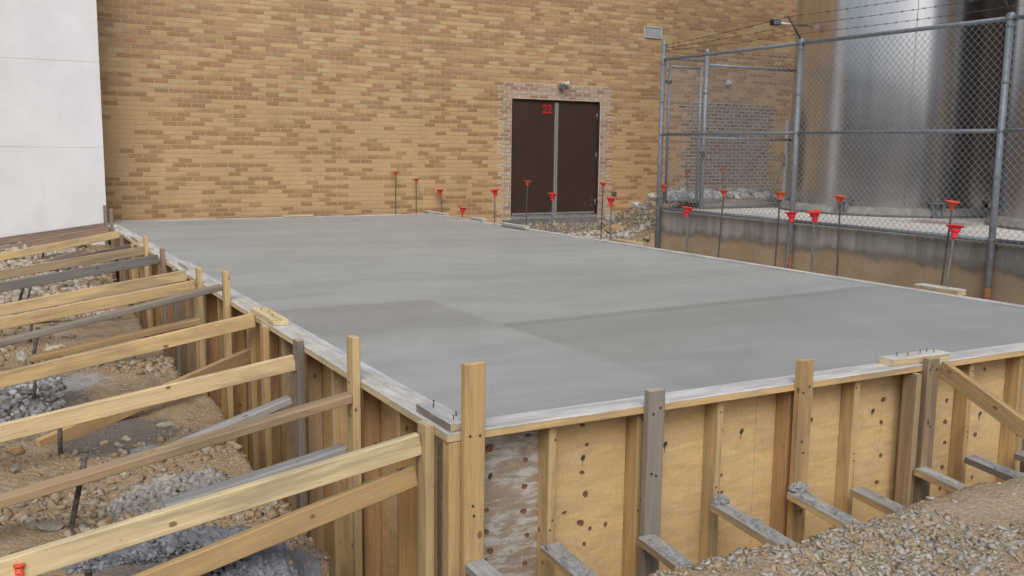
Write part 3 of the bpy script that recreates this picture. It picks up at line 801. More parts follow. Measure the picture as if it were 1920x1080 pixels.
block((6.64, 12.72, .03), (6.64, 13.12, .03), .09, .05, 'lightgrey', 'short whitish wooden block left of the brown door', [], .6)
block((6.57, 11.33, .03), (6.57, 12.03, .03), .08, .045, 'lightgrey', 'grey wooden block in front of the brown door', [], .55)
block((6.74, 9.0, .012), (6.74, 9.52, .012), .09, .05, 'pale', 'pale wooden block beside the soil mound at the fence corner', [], .25)
block((6.76, 4.80, .015), (6.76, 5.20, .015), .10, .05, 'tan', 'cement-topped wooden block at the foot of the nearest leaning rebar', [(.3, .2)], .55)
block((4.12, 14.64, .026), (4.60, 14.64, .026), .05, .03, 'pale', 'flat pale wooden block at the foot of the brick wall', [], .3)

# ------------------------------------------------------------------ braces on the left
def plank(A, B, kind, tone, label, splash=.15):
    w, h = (.038, .089) if kind == 'e' else (.089, .038)
    o = timber('timber_brace', A, B, w, h, tone, None, splash)
    return tag(o, label, 'brace', 'braces propping the left formwork')
def brace(Y, x1, ztop, xl, zl, kind, tone, label, xend=-.95, splash=.15):
    """top edge passes (x1, ztop) and (xl, zl); kind e = on edge, f = laid flat"""
    w, h = (.038, .089) if kind == 'e' else (.089, .038)
    s = (ztop - zl) / (x1 - xl); L = math.hypot(1, s)
    A = V((xend, Y + w / 2, ztop - (x1 - xend) * s - h / 2 * L)); B = V((x1, Y + w / 2, ztop - h / 2 * L))
    return plank(A, B, kind, tone, label, splash)
def topbrace(Y, z, xl, zl, *a, **k):
    q = .973; f = lambda v: 1.1 - (1.1 - v) * q
    return brace(Y * q, 1.508, f(z), xl * q, f(zl), *a, **k)
topbrace(3.52, -.07, 0., -.304, 'e', 'pale', 'pale yellow plank brace nearest the camera, nailed to the corner post', splash=.28)
brace(3.47, 1.508, -.184, .436, -.43, 'e', 'tan', 'brown lower brace running down under the nearest plank brace', .05, .2)
topbrace(4.34, -.10, .014, -.367, 'f', 'brown', 'brown two-by-four laid flat against the tall second post', splash=.3)
brace(4.31, 1.508, -.35, .864, -.462, 'f', 'lightgrey', 'weathered grey kicker just behind the nearest plank brace', .66, .2)
topbrace(5.31, -.09, .039, -.305, 'e', 'pale', 'long pale yellow plank brace on the grey-capped third post')
brace(5.25, 1.508, -.323, 1.154, -.43, 'f', 'lightgrey', 'short weathered grey kicker low behind the flat brown brace', .85, .15)
topbrace(6.22, .01, .063, -.235, 'e', 'yellow', 'yellow plank brace with a cement drip, left of the pale block', splash=.3)
plank((.214, 5.52, -.505), (1.52, 6.2, -.255), 'e', 'tan', 'brown lower brace dipping to the ground under a pale plank', .1)
topbrace(7.12, .08, .085, -.212, 'f', 'greybrown', 'grey-brown flat brace rising to the tall yellow post', splash=.25)
brace(7.0, 1.36, -.137, .255, -.313, 'f', 'tan', 'short tan kicker with its end lying free on the soil', .25, .1)
topbrace(8.13, -.01, .107, -.221, 'e', 'yellow', 'yellow plank brace with grey cement smears midway along the forms', splash=.45)
topbrace(8.51, .03, .118, -.177, 'e', 'yellow', 'clean yellow plank brace just behind the cement-smeared one', splash=.05)
brace(8.75, 1.4, -.09, .4, -.32, 'f', 'lightgrey', 'thin pale kicker mostly hidden behind the clean yellow brace', .3, .1)
topbrace(9.93, .02, .15, -.181, 'e', 'grey', 'weathered grey plank brace with a split upper edge', splash=.2)
topbrace(10.88, .01, .171, -.18, 'e', 'brown', 'brown plank brace with two dark knots, behind the grey one', splash=.05)
brace(11.6, 1.508, -.03, .35, -.26, 'e', 'dark', 'dark grey kicker crossing low between brown and yellow planks', .25, .1)
topbrace(12.86, .02, .214, -.208, 'e', 'yellow', 'bright yellow plank brace second before the white wall', splash=.05)
brace(12.2, 1.1, -.12, .45, -.30, 'e', 'greybrown', 'dull brown kicker under the bright yellow far brace', .42, .1)
topbrace(13.89, .0, .236, -.224, 'e', 'redbrown', 'reddish brown plank brace nearest the white wall but one', splash=.05)
brace(14.08, 1.508, .03, .25, -.13, 'e', 'redbrown', 'grey-brown plank brace lying against the foot of white wall', splash=.1)

# kickers on the front
fk = [(1.60, -.522, 'lightgrey', .3, 'weathered grey kicker at the foot of the tall corner post'),
      (1.945, -.517, 'tan', .75, 'cement-caked kicker under the first front stud'),
      (2.445, -.577, 'brown', .8, 'cement-caked kicker at the foot of the grey front post'),
      (2.853, -.495, 'yellow', .75, 'cement-caked kicker just right of the grey front post'),
      (3.33, -.52, 'yellow', .65, 'kicker with a lump of cement at the tan middle post'),
      (3.765, -.576, 'tan', .45, 'kicker between the middle post and the dark brown post'),
      (4.25, -.548, 'yellow', .4, 'clean yellow kicker at the foot of the dark brown post'),
      (4.66, -.542, 'greybrown', .45, 'grey-topped kicker under the sloping front brace'),
      (5.11, -.588, 'greybrown', .4, 'grey kicker farthest right at the edge of the picture')]
for x, zt, tone, sp, lab in fk:
    dx = R.uniform(-.03, .05)
    o = timber('timber_kicker', (x + .045 + dx, 2.30, zt - .019 - .075), (x + .045, 3.215, zt - .019), .089, .038, tone, None, sp, KICK)
    tag(o, lab, 'brace', 'kickers between front formwork and gravel bank')
    if sp > .35:
        gu, gv = np.meshgrid(np.linspace(-1, 1, 60), np.linspace(-1, 1, 12)); Lh = .46; sx = x * 13
        edge = np.maximum(np.abs(gu) * 1.0, np.abs(gv) * .98) + vnoise(gu * 4 + sx, gv * 1.6, 1.6, 51) * .9 + vnoise(gu * 4 + sx, gv * 1.6, 5, 52) * .5
        hh = sstep(1.0 - (1 - sp) * .6, .55 - (1 - sp) * .6, edge) * (.006 + .012 * (vnoise(gu * 8 + sx, gv * 2, 3, 53) + .5) + .008 * (vnoise(gu * 8 + sx, gv * 2, 9, 54) + .4)) - .0025
        vv = np.stack([gu * Lh * .93, gv * .0435, .019 + hh], -1).reshape(-1, 3)
        cr_ = mk('cement_crust', vv, [(j * 60 + i, j * 60 + i + 1, (j + 1) * 60 + i + 1, (j + 1) * 60 + i) for j in range(11) for i in range(59)], CRUST, o)
o = timber('timber_brace', (4.420, 1.95, -.5135 - .049), (4.420, 3.225, .0285 - .049), .038, .089, 'tan', None, .42)
tag(o, 'sloping tan brace from the dark brown front post down to gravel', 'brace')

# cement lumps on the kickers
def lump(c, r, label, mat=CRUST, sc=(1, 1, .6), n=2):
    bm = bmesh.new(); bmesh.ops.create_icosphere(bm, subdivisions=3, radius=1)
    for v in bm.verts:
        d = mnoise.noise(v.co * 2.1 + V(c) * 7) * .35 + mnoise.noise(v.co * 6 + V(c) * 3) * .18
        v.co = V((v.co.x * sc[0], v.co.y * sc[1], v.co.z * sc[2])) * (1 + d) * r
    me = bpy.data.meshes.new('cement_lump'); bm.to_mesh(me); bm.free(); me.materials.append(mat)
    o = link('cement_lump', me); o.location = c; return tag(o, label, 'cement lump')
lump((3.385, 3.195, -.507), .05, 'grey cement lump on the kicker at the middle post', sc=(1., .7, .6))
lump((2.90, 3.20, -.487), .045, 'grey cement lump on the kicker right of grey post', sc=(.9, .7, .7))

# ------------------------------------------------------------------ stakes
def stake(x, y, h, lean, label, r=.0125):
    z = float(gz(x, y)); root = empty('form_stake', (x, y, z), label, 'stake', 'steel form stakes at the brace ends')
    top = V((x + lean[0], y + lean[1], z + h)); A = V((x - lean[0] * .5, y - lean[1] * .5, z - h * .5))
    tube('shaft', [A, top - V((0, 0, .012))], r, STAKE, root, 10); d = (top - A).normalized()
    tube('head', [top - d * .014, top - d * .004, top], [r * 1.05, r * 1.2, r * .95], STAKE, root, 10)
    return root
stake(.275, 4.36, .34, (.075, 0), 'rusty steel stake leaning beside the flat brown brace')
stake(.275, 3.60, .10, (.0, 0), 'rusty steel stake under the nearest pale plank brace')
stake(.31, 5.40, .20, (.005, 0), 'rusty steel stake at the lower end of the brown board')
stake(.235, 6.32, .20, (.02, 0), 'thin steel stake below the yellow plank with cement drip', .011)
stake(.265, 7.22, .26, (.06, 0), 'steel stake leaning beside the free end of the tan kicker', .013)
stake(.30, 8.1, .18, (.02, 0), 'steel stake below the cement-smeared yellow brace', .012)
stake(.285, 9.80, .18, (.05, 0), 'dark steel stake slanting below the weathered grey plank', .013)
stake(.37, 9.95, .16, (.03, 0), 'short dark steel stake right behind the slanting one', .012)
stake(.66, 12.62, .10, (.0, 0), 'steel stake under the bright yellow far brace', .012)
os_ = empty('marker_stake', (.053, 3.42, -.5), 'orange plastic marker stake with black marks at the picture corner', 'marker stake')
tube('tube', [(.053, 3.42, -.55), (.053, 3.42, -.292)], [.013, .0135], ORG, os_, 14)
vs, fs = lathe([(.0165, 0), (.0185, .003), (.0185, .007), (.016, .009), (.008, .0085)], 18)
o = mk('rim', vs, fs, ORG, os_); o.location = (0, 0, -.292 + .5)
for k, (dx, zz) in enumerate([(-.003, -.315), (.001, -.323), (-.002, -.331), (.002, -.339)]):
    tube('ink_mark', [(.053 + dx - .004, 3.4065, zz), (.053 + dx, 3.4055, zz + .004), (.053 + dx + .004, 3.4065, zz - .002)], .0011, INK, os_, 5)

# ------------------------------------------------------------------ capped rebar
CAPW = lathe([(.012, -.098), (.024, -.098), (.027, -.052), (.040, -.049), (.044, -.014), (.068, -.009), (.070, 0), (.064, .003)], 20)
CAPN = lathe([(.010, -.064), (.017, -.064), (.020, -.044), (.038, -.012), (.053, -.008), (.055, 0), (.049, .003)], 20)
def cap_mesh(nm, prof, mat):
    me = bpy.data.meshes.new(nm); me.from_pydata(prof[0], [], prof[1]); me.materials.append(mat)
    for p in me.polygons: p.use_smooth = len(p.vertices) == 4
    try: me.set_sharp_from_angle(angle=.6)
    except Exception: pass
    return me
capW, capN = cap_mesh('cap', CAPW, REDP), cap_mesh('cap', CAPN, ORGP)
def rebar(bx, by, bz, tx, ty, tz, wide, label, z0=-.75):
    B, T = V((bx, by, bz)), V((tx, ty, tz)); d = (T - B).normalized(); A = B + d * ((z0 - bz) / d.z)
    root = empty('capped_rebar', A, label, 'rebar', 'rebar stubs with red safety caps')
    E_ = T - d * .03; n = int((E_ - A).length / .018)
    pts = [A.lerp(E_, k / n) for k in range(n + 1)]; r0 = .0105 if wide else .0082
    tube('bar', pts, [r0 * (1.12 if k % 2 else .92) for k in range(n + 1)], BARG if wide else BARS, root, 7)
    c = link('cap', capW if wide else capN, root); c.location = T - root.location
    q = d.to_track_quat('Z', 'Y'); tl = Matrix.Rotation(R.uniform(-.15, .15), 4, 'X') @ Matrix.Rotation(R.uniform(-.15, .15), 4, 'Y')
    c.rotation_euler = (q.to_matrix().to_4x4() @ tl).to_euler(); s = R.uniform(.95, 1.06); c.scale = (s, s, s)
rebar(6.05, 14.78, 0, 6.06, 14.78, .70, 0, 'tall thin rebar with orange-red cap, leftmost against the brick wall')
rebar(6.42, 14.78, -.01, 6.42, 14.78, .58, 0, 'thin rebar with orange-red cap, second from left against brick wall')
rebar(6.90, 14.79, .02, 6.86, 14.79, .40, 1, 'leaning rebar with red cap behind the far right slab corner')
rebar(6.90, 14.01, 0, 6.91, 14.01, .135, 1, 'very short rebar with red cap near the far slab corner')
rebar(6.90, 12.89, -.02, 6.89, 12.89, .48, 1, 'rebar with red cap just left of the brown door')
rebar(6.90, 11.94, -.03, 6.92, 11.94, .645, 0, 'tall rebar with red cap in front of the left door leaf')
rebar(6.90, 11.23, -.04, 6.91, 11.23, .50, 1, 'rebar with wide red cap in front of the door centre strip')
rebar(6.90, 10.03, -.01, 6.91, 10.03, .69, 0, 'tall rebar with orange-red cap at the right door jamb')
rebar(6.90, 9.83, -.01, 6.90, 9.83, .51, 1, 'rebar with wide red cap just right of the door jamb')
rebar(6.90, 8.83, 0, 6.93, 8.83, .70, 0, 'tall rebar with orange-red cap in front of the fence corner post')
rebar(6.90, 8.34, 0, 6.89, 8.34, .48, 1, 'rebar with wide red cap left along the retaining wall')
rebar(6.90, 7.82, -.01, 6.94, 7.82, .69, 0, 'leaning tall rebar with small cap in front of the gate panel')
rebar(6.90, 6.98, 0, 6.92, 6.98, .70, 0, 'tall rebar with small orange cap left of the middle fence post')
rebar(6.90, 6.83, 0, 6.93, 6.83, .52, 1, 'rebar with wide red cap overlapping the middle fence post')
rebar(6.90, 6.50, -.02, 6.89, 6.50, .55, 1, 'rebar with wide red cap right of the middle fence post')
rebar(6.90, 6.19, -.02, 6.88, 6.19, .71, 0, 'tall rebar with orange cap standing alone in front of tank')
rebar(6.94, 5.12, .04, 7.00, 5.12, .715, 0, 'tall rebar with pale orange cap behind the leaning rebar')
rebar(6.86, 5.02, .04, 6.92, 5.02, .525, 1, 'thick leaning rebar with wide red cap nearest the camera')
rebar(9.30, 11.3, .36, 9.30, 11.3, .80, 0, 'rebar with dull red cap behind the gate post')
rebar(10.25, 11.6, .36, 10.27, 11.6, .83, 0, 'rebar with dull red cap in front of the patched brickwork', .0)

# ------------------------------------------------------------------ retaining wall, pad, tanks
FX = 8.20
FY0 = 10.55
rw = box('retaining_wall', 8.245, 8.45, -3, FY0 + .05, -1.0, .285, RETAIN, None, .008)
tag(rw, 'low stained concrete retaining wall under the chain-link fence', 'retaining wall')
pad = box('pavement', 8.452, 16.18, -3, 10.72, -.6, .28, PAD, None, .004); tag(pad, kind='structure')
kb = box('curb_beam', 9.15, 10.76, 10.725, 10.84, .0, .405, CURB, None, .008); tag(kb, 'grey weathered curb beam behind the gate', 'curb')
kb2 = box('curb_block', 10.78, 11.3, 10.50, 10.80, .282, .40, CURB, None, .03); tag(kb2, 'grey concrete curb block at the back of the tank pad', 'curb')

def tank(cx, cy, rad, label):
    t = empty('steel_tank', (cx, cy, .28), label, 'tank')
    n = 128; prof = [(rad, .10), (rad, 8.0), (rad * .98, 8.12), (rad * .5, 8.5), (.05, 8.6)]
    vs, fs = lathe(prof, n); o = mk('shell', vs, fs, TANK, t, True)
    vs, fs = lathe([(rad + .10, 0.002), (rad + .12, .03), (rad + .09, .085), (rad + .03, .115), (rad - .01, .12)], n); mk('base_skirt', vs, fs, SKIRT, t, True)
    # vertical seam weld facing the fence
    for a in (math.radians(228), math.radians(100)):
        x, y = math.cos(a) * rad, math.sin(a) * rad
        tube('seam', [(cx + x, cy + y, .42), (cx + x, cy + y, 8.2)], .004, TANK, t, 6)
    for a in (198, 243, 288):
        a = math.radians(a); ex = V((math.cos(a), math.sin(a), 0)); ey = V((-ex.y, ex.x, 0)); c0 = V((cx, cy, .28)) + ex * (rad + .11)
        m_ = MB()
        for s in (-.06, .06):
            vs, fs = chamfer_box(.045, .006, .09, .002); m_.add(([c0 + ex * v[0] + ey * (v[1] + s) + V((0, 0, v[2] + .095)) for v in vs], fs))
        vs, fs = chamfer_box(.055, .085, .006, .002); m_.add(([c0 + ex * v[0] + ey * v[1] + V((0, 0, v[2] + .19)) for v in vs], fs))
        vs, fs = tube_data([c0 + V((0, 0, .0)), c0 + V((0, 0, .26))], .014, 8); m_.add((vs, fs))
        m_.build('anchor_chair', GALV, t)
    return t
tank(11.43, 9.42, 1.39, 'large brushed stainless steel tank behind the chain-link fence')
tank(11.42, 6.02, 1.40, 'second steel tank at the right edge of the picture')
pp = empty('tank_pipe', (12.9, 7.9, .28), 'pale insulated pipe stub between the two tanks', 'pipe')
tube('elbow', [(13.3, 8.35, .95), (12.95, 8.1, .95), (12.75, 7.95, .93)], .075, LAMPW, pp, 16); tube('riser', [(13.3, 8.35, .28), (13.3, 8.35, .95)], .06, LAMPG, pp, 14)
# lamp on an arm from the tank
tl = empty('tank_lamp', (10.3, 10.0, 2.85), 'small dark floodlight on a white arm beside the tank', 'lamp')
tube('arm', [(9.73, 10.0, 2.845), (9.97, 10.0, 2.838)], .014, LAMPW, tl, 8); tube('arm_stub', [(9.97, 10.0, 2.838), (10.19, 9.99, 2.832)], .009, BARS, tl, 8); box('lamp_box', 9.60, 9.73, 9.95, 10.05, 2.805, 2.885, BOXG, tl, .012); box('lens', 9.588, 9.599, 9.962, 10.038, 2.80, 2.88, DARK, tl, .003)
# steel bracket standing at the pad corner
sb = empty('steel_bracket', (10.62, 10.66, .28), 'upright steel channel with a diagonal strut beside the tank', 'bracket')
box('upright', 10.60, 10.66, 10.60, 10.66, .281, 1.57, LAMPW, sb, .003); box('upright', 10.662, 10.70, 10.60, 10.66, .281, 1.55, TIE, sb, .003)
tube('strut', [(10.61, 10.64, 1.02), (10.33, 10.64, .42)], .014, GALV, sb, 8); box('gusset', 10.59, 10.618, 10.63, 10.65, .88, 1.06, TIE, sb, .002)

# ------------------------------------------------------------------ chain-link fence
def chain(name, P0, P1, z0, z1, parent, pitch=.072, r=.0023, side=V((0, 0, 0))):
    """woven diamond wires between P0 and P1 (xy points)"""
    A, B = V((*P0, 0)), V((*P1, 0)); L = (B - A).length; ux = (B - A) / L; nrm = V((-ux.y, ux.x, 0)); half = pitch / 2
    nw = int(L / half); rows_ = int((z1 - z0) / half); m_ = MB()
    for i in range(nw):
        pts = []
        for k in range(rows_ + 1):
            u = (i + (k + i) % 2) * half
            pts.append(A + ux * min(u, L) + nrm * (.0025 * (1 if (k + i) % 2 else -1)) + V((0, 0, z0 + k * half)))
        m_.add(tube_data(pts, r, 4, False))
    o = m_.build(name, WIRE, parent); return tag(o, kind='stuff')
def pipe_post(x, y, z0, z1, r, parent, cap='dome', name='post'):
    o = tube(name, [(x, y, z0), (x, y, z1)], r, GALV, parent, 16)
    if cap:
        vs, fs = lathe([(r * 1.12, -.02), (r * 1.15, .0), (r * .95, .022), (r * .5, .036), (r * .1, .04)], 14)
        c = mk('post_cap', vs, fs, GALV, o, True); c.location = V((x, y, z1)) - parent.location
    return o
def band(x, y, z, r, parent):
    vs, fs = lathe([(r * 1.14, -.012), (r * 1.16, -.01), (r * 1.16, .01), (r * 1.14, .012)], 14); o = mk('tension_band', vs, fs, GALV, parent, True); o.location = V((x, y, z)) - parent.location
    return o
def barbed(name, pts, parent, sag=.012, step=.125):
    full = []
    for a, b in zip(pts[:-1], pts[1:]):
        a, b = V(a), V(b); n = max(2, int((b - a).length / .25))
        for k in range(n): t = k / n; full.append(a.lerp(b, t) - V((0, 0, sag * 4 * t * (1 - t))))
    full.append(V(pts[-1])); m_ = MB(); m_.add(tube_data(full, .0024, 5))
    for a, b in zip(full[:-1], full[1:]):
        n = max(1, int(round((b - a).length / step)))
        for k in range(n):
            c = a.lerp(b, (k + .5) / n); ax = (b - a).normalized()
            m_.add(tube_data([c - ax * .008, c + ax * .008], .0052, 5))
            for _ in range(2):
                d = V((R.uniform(-1, 1), R.uniform(-1, 1), R.uniform(-1, 1))).normalized() * .017; m_.add(tube_data([c - d, c + d], .0016, 3))
    return m_.build(name, BARB, parent)
fz = (.315, 1.315, 2.31)
FP = [10.55, 8.07, 5.56, 3.05]
fn = empty('chain_link_fence', (FX, 7.5, .3), 'tall chain-link fence with barbed wire along the retaining wall', 'fence')
for k, y in enumerate(FP):
    po = pipe_post(FX, y, -.85, 2.52 if k == 0 else 2.345, .032, fn, 'dome' if k == 0 else None)
    for zz in (fz[0], fz[1], fz[2] - .06, .9, 1.75): band(FX, y, zz, .032, fn)
    if k:
        vs, fs = lathe([(.036, -.05), (.038, -.045), (.038, .0), (.03, .015)], 14); o = mk('loop_cap', vs, fs, GALV, fn, True); o.location = V((FX, y, 2.345)) - fn.location
        tube('barb_arm', [(FX - .005, y, 2.345), (FX - .225, y, 2.59)], .011, BARS, fn, 8)
    for zz in (-.02, .17):
        box('wall_clip', FX + .0, FX + .044, y + .033, y + .06, zz - .01, zz + .01, GALV, fn, .002)
# rust sleeve at the posts' feet
RUST = simple('rust', (.20, .085, .035), .85, .1, .3, 30, .4)
for y in FP[1:]: tube('rusty_foot', [(FX, y, -.5), (FX, y, -.10 + R.uniform(-.03, .05))], .0325, RUST, fn, 16)
for a, b in zip(FP[:-1], FP[1:]):
    tube('top_rail', [(FX, a - (.03 if a == FP[0] else 0), fz[2]), (FX, b, fz[2])], .0215, GALV, fn, 12)
    tube('middle_rail', [(FX, a - .035, fz[1]), (FX, b + .035, fz[1])], .0195, GALV, fn, 12)
    tube('bottom_rail', [(FX - .0, a - .035, fz[0]), (FX - .0, b + .035, fz[0])], .0195, GALV, fn, 12)
    chain('chain_mesh', (FX - .028, a - .03), (FX - .028, b + .03), fz[0] - .045, fz[2] + .02, fn)
    for k in range(1, 5):
        y = a + (b - a) * k / 5
        for zz in fz:
            vs, fs = lathe([(.023, -.002), (.0245, 0), (.023, .002)], 10); o = mk('wire_tie', [(v[0], v[2], v[1]) for v in vs], fs, WIRE, fn); o.location = V((FX, y, zz)) - fn.location
for k, (h0, t) in enumerate([(2.495, .97), (2.46, .60), (2.425, .25)]):
    pts = [(FX, FP[0], h0)] + [(FX - .22 * t, y, 2.345 + .245 * t) for y in FP[1:]]
    barbed('barbed_wire', pts, fn)
# return run with the gate
rn = empty('return_fence', (9.8, FY0, .3), 'chain-link return fence running back to the tank beside the gate', 'fence')
pipe_post(8.95, FY0, -.2, 2.46, .032, rn); band(8.95, FY0, 1.12, .034, rn); band(8.95, FY0, 1.9, .034, rn)
tube('top_rail', [(8.98, FY0, 2.28), (10.72, FY0, 2.28)], .0205, GALV, rn, 12)
tube('middle_rail', [(8.98, FY0, 1.275), (10.72, FY0, 1.275)], .0185, GALV, rn, 12)
tube('bottom_rail', [(8.98, FY0, .33), (10.72, FY0, .33)], .0185, GALV, rn, 12)
tube('header_rail', [(8.225, FY0 + .01, 2.335), (8.925, FY0 + .01, 2.335)], .019, GALV, rn, 12)
chain('chain_mesh', (8.99, FY0 - .024), (10.72, FY0 - .024), .30, 2.30, rn)
for h in (2.35, 2.42, 2.48): barbed('barbed_wire', [(FX + .03, FY0, h), (8.95, FY0, h), (10.75, FY0, h - .01)], rn)
gt = empty('gate', (8.57, FY0, .3), 'narrow chain-link gate beside the fence corner post', 'gate')
GX0, GX1 = 8.315, 8.86
tube('gate_frame', [(GX0, FY0, .40), (GX0, FY0, 2.245)], .0205, GALV, gt, 12); tube('gate_frame', [(GX1, FY0, .40), (GX1, FY0, 2.245)], .0205, GALV, gt, 12)
tube('gate_frame', [(GX0, FY0, 2.225), (GX1, FY0, 2.225)], .019, GALV, gt, 12); tube('gate_frame', [(GX0, FY0, .42), (GX1, FY0, .42)], .019, GALV, gt, 12)
chain('chain_mesh', (GX0 + .02, FY0 - .02), (GX1 - .02, FY0 - .02), .41, 2.23, gt)
for zz in (.62, 2.02):
    box('hinge', FX + .03, GX0 + .03, FY0 - .03, FY0 + .03, zz - .02, zz + .02, TIE, gt, .008)
box('latch', GX1 - .01, 8.93, FY0 - .05, FY0 - .025, 1.09, 1.14, GALV, gt, .004); box('padlock', 8.895, 8.925, FY0 - .075, FY0 - .052, 1.0, 1.085, TIE, gt, .006)

# ------------------------------------------------------------------ stones, gravel, rubble
ICO = None
def ico():
    v = np.array([(x, y, z) for x in (-1, 1) for y in (-1, 1) for z in (-1, 1)], float) * .8
    q = [(0, 1, 3, 2), (4, 6, 7, 5), (0, 4, 5, 1), (2, 3, 7, 6), (0, 2, 6, 4), (1, 5, 7, 3)]
    return v, np.array([t for a, b, c, d in q for t in ((a, b, c), (a, c, d))])
IV, IF = ico()
def stones(name, xy, size, flat, palette, label, cat, sink=.25, jitter=.28, zoff=None, seed=1):
    rng = np.random.default_rng(seed); n = len(xy); xy = np.asarray(xy); size = np.asarray(size)
    v = np.repeat(IV[None], n, 0) * (1 + rng.uniform(-jitter, jitter, (n, len(IV), 3)))
    sc = np.stack([rng.uniform(.7, 1.45, n), rng.uniform(.5, 1.0, n), rng.uniform(flat * .7, flat * 1.3, n)], 1); v = v * sc[:, None]
    tx, ty, tz = rng.normal(0, .45, n), rng.normal(0, .45, n), rng.uniform(0, 2 * math.pi, n)
    def rot(v, a, i, j):
        c, s = np.cos(a)[:, None], np.sin(a)[:, None]; p, q = v[..., i].copy(), v[..., j].copy(); v[..., i] = p * c - q * s; v[..., j] = p * s + q * c
    rot(v, tz, 0, 1); rot(v, tx, 1, 2); rot(v, ty, 0, 2)
    v = v * size[:, None, None]
    z = gz(xy[:, 0], xy[:, 1]) if zoff is None else zoff
    v[..., 0] += xy[:, 0:1]; v[..., 1] += xy[:, 1:2]; v[..., 2] += (z + size * flat * (.5 - sink))[:, None]
    f = (IF[None] + (np.arange(n) * len(IV))[:, None, None]).reshape(-1, 3)
    me = bpy.data.meshes.new(name); me.vertices.add(n * len(IV)); me.vertices.foreach_set('co', v.astype(np.float32).ravel())
    me.loops.add(len(f) * 3); me.loops.foreach_set('vertex_index', f.astype(np.int32).ravel()); me.polygons.add(len(f)); me.polygons.foreach_set('loop_start', (np.arange(len(f)) * 3).astype(np.int32))
    me.update(); me.validate(); me.materials.append(STONE)
    pal = np.array(palette); c = pal[rng.integers(0, len(pal), n)] * rng.uniform(.86, 1.12, (n, 1)); c = np.clip(np.concatenate([c, np.ones((n, 1))], 1), 0, 1)
    at = me.color_attributes.new('Col', 'FLOAT_COLOR', 'CORNER'); at.data.foreach_set('color', np.repeat(c, len(IF) * 3, 0).astype(np.float32).ravel())
    return tag(link(name, me), label, cat, kind='stuff')
TANS = [(.42, .345, .25), (.38, .30, .20), (.46, .40, .31), (.30, .22, .14), (.40, .36, .30), (.33, .31, .28)]
SOILS = [(.36, .26, .15), (.33, .235, .135), (.38, .29, .18), (.29, .205, .12), (.41, .345, .25), (.34, .295, .23), (.34, .24, .14)]
GREYS = [(.42, .385, .33), (.37, .345, .305), (.45, .41, .35), (.39, .345, .28), (.33, .31, .28), (.41, .36, .285)]
def sizes(n, a, b, rng, p=2.2): return a + (b - a) * rng.power(1.0, n) ** p
# front bank
rg = np.random.default_rng(3); n = 60000
xy = np.stack([rg.uniform(1.35, 5.6, n), rg.uniform(1.5, 2.80, n)], 1)
d = vnoise(xy[:, 0], xy[:, 1], 1.6, 21) + .30 + (2.3 - xy[:, 1]) * .12 - .65 * sstep(3.45, 3.75, xy[:, 0] + xy[:, 1] * 0) * sstep(2.28, 2.45, xy[:, 1])
xy = xy[rg.uniform(0, .7, n) < d]
stones('gravel', xy, sizes(len(xy), .003, .019, rg, 4.2), .38, GREYS + TANS[:3] + SOILS[:3], 'broken grey gravel on the bank at the bottom right', 'gravel', .25, .5, seed=5)
n = 180; xy = np.stack([rg.uniform(1.6, 5.2, n), rg.uniform(1.7, 2.66, n)], 1)
stones('gravel', xy, sizes(n, .010, .024, rg, 2.0), .3, [(.46, .42, .36), (.42, .38, .32), (.38, .35, .31)], 'larger flat pale shards on the front gravel bank', 'gravel', .1, .45, seed=16)
# left soil
n = 60000; xy = np.stack([rg.uniform(-.4, 1.3, n), 3.0 + 11 * rg.power(1.0, n) ** 1.6], 1)
d = vnoise(xy[:, 0], xy[:, 1], 1.7, 31) + .0 + .3 * sstep(8.5, 10, xy[:, 1]); xy = xy[rg.uniform(0, .6, n) < d]
stones('gravel', xy, sizes(len(xy), .003, .030, rg, 6.0) * (1 + .05 * (xy[:, 1] - 4)), .55, SOILS, 'small tan stones strewn on the soil between the braces', 'gravel', .38, .5, seed=6)
# pale gravel pile in the middle of the left soil
n = 1500; a = rg.uniform(0, 2 * math.pi, n); r_ = np.sqrt(rg.uniform(0, 1, n)); xy = np.stack([.72 + .27 * r_ * np.cos(a) + .1 * r_ * np.sin(a), 4.62 + .27 * r_ * np.sin(a)], 1)
stones('gravel', xy, sizes(n, .007, .022, rg, 1.6), .6, GREYS, 'heap of pale grey gravel on soil behind the nearest brace', 'gravel', .0, .42, zoff=gz(xy[:, 0], xy[:, 1]) + .035 * (1 - r_), seed=7)
n = 700; xy = np.stack([rg.uniform(-.2, .4, n), rg.uniform(5.8, 6.9, n)], 1)
stones('gravel', xy, sizes(n, .008, .034, rg, 2), .55, [(.22, .21, .20), (.30, .29, .28), (.40, .39, .38), (.18, .16, .15)], 'wet grey cobbles in the muddy patch at the left', 'gravel', .15, seed=8)
# far left pale gravel
n = 3500; xy = np.stack([rg.uniform(-.2, 1.05, n), rg.uniform(9.0, 14.0, n)], 1)
stones('gravel', xy, sizes(n, .012, .045, rg, 2), .6, [(.46, .39, .30), (.41, .345, .265), (.36, .29, .21), (.49, .44, .37)], 'pale crushed stone between the far braces', 'gravel', .2, seed=9)
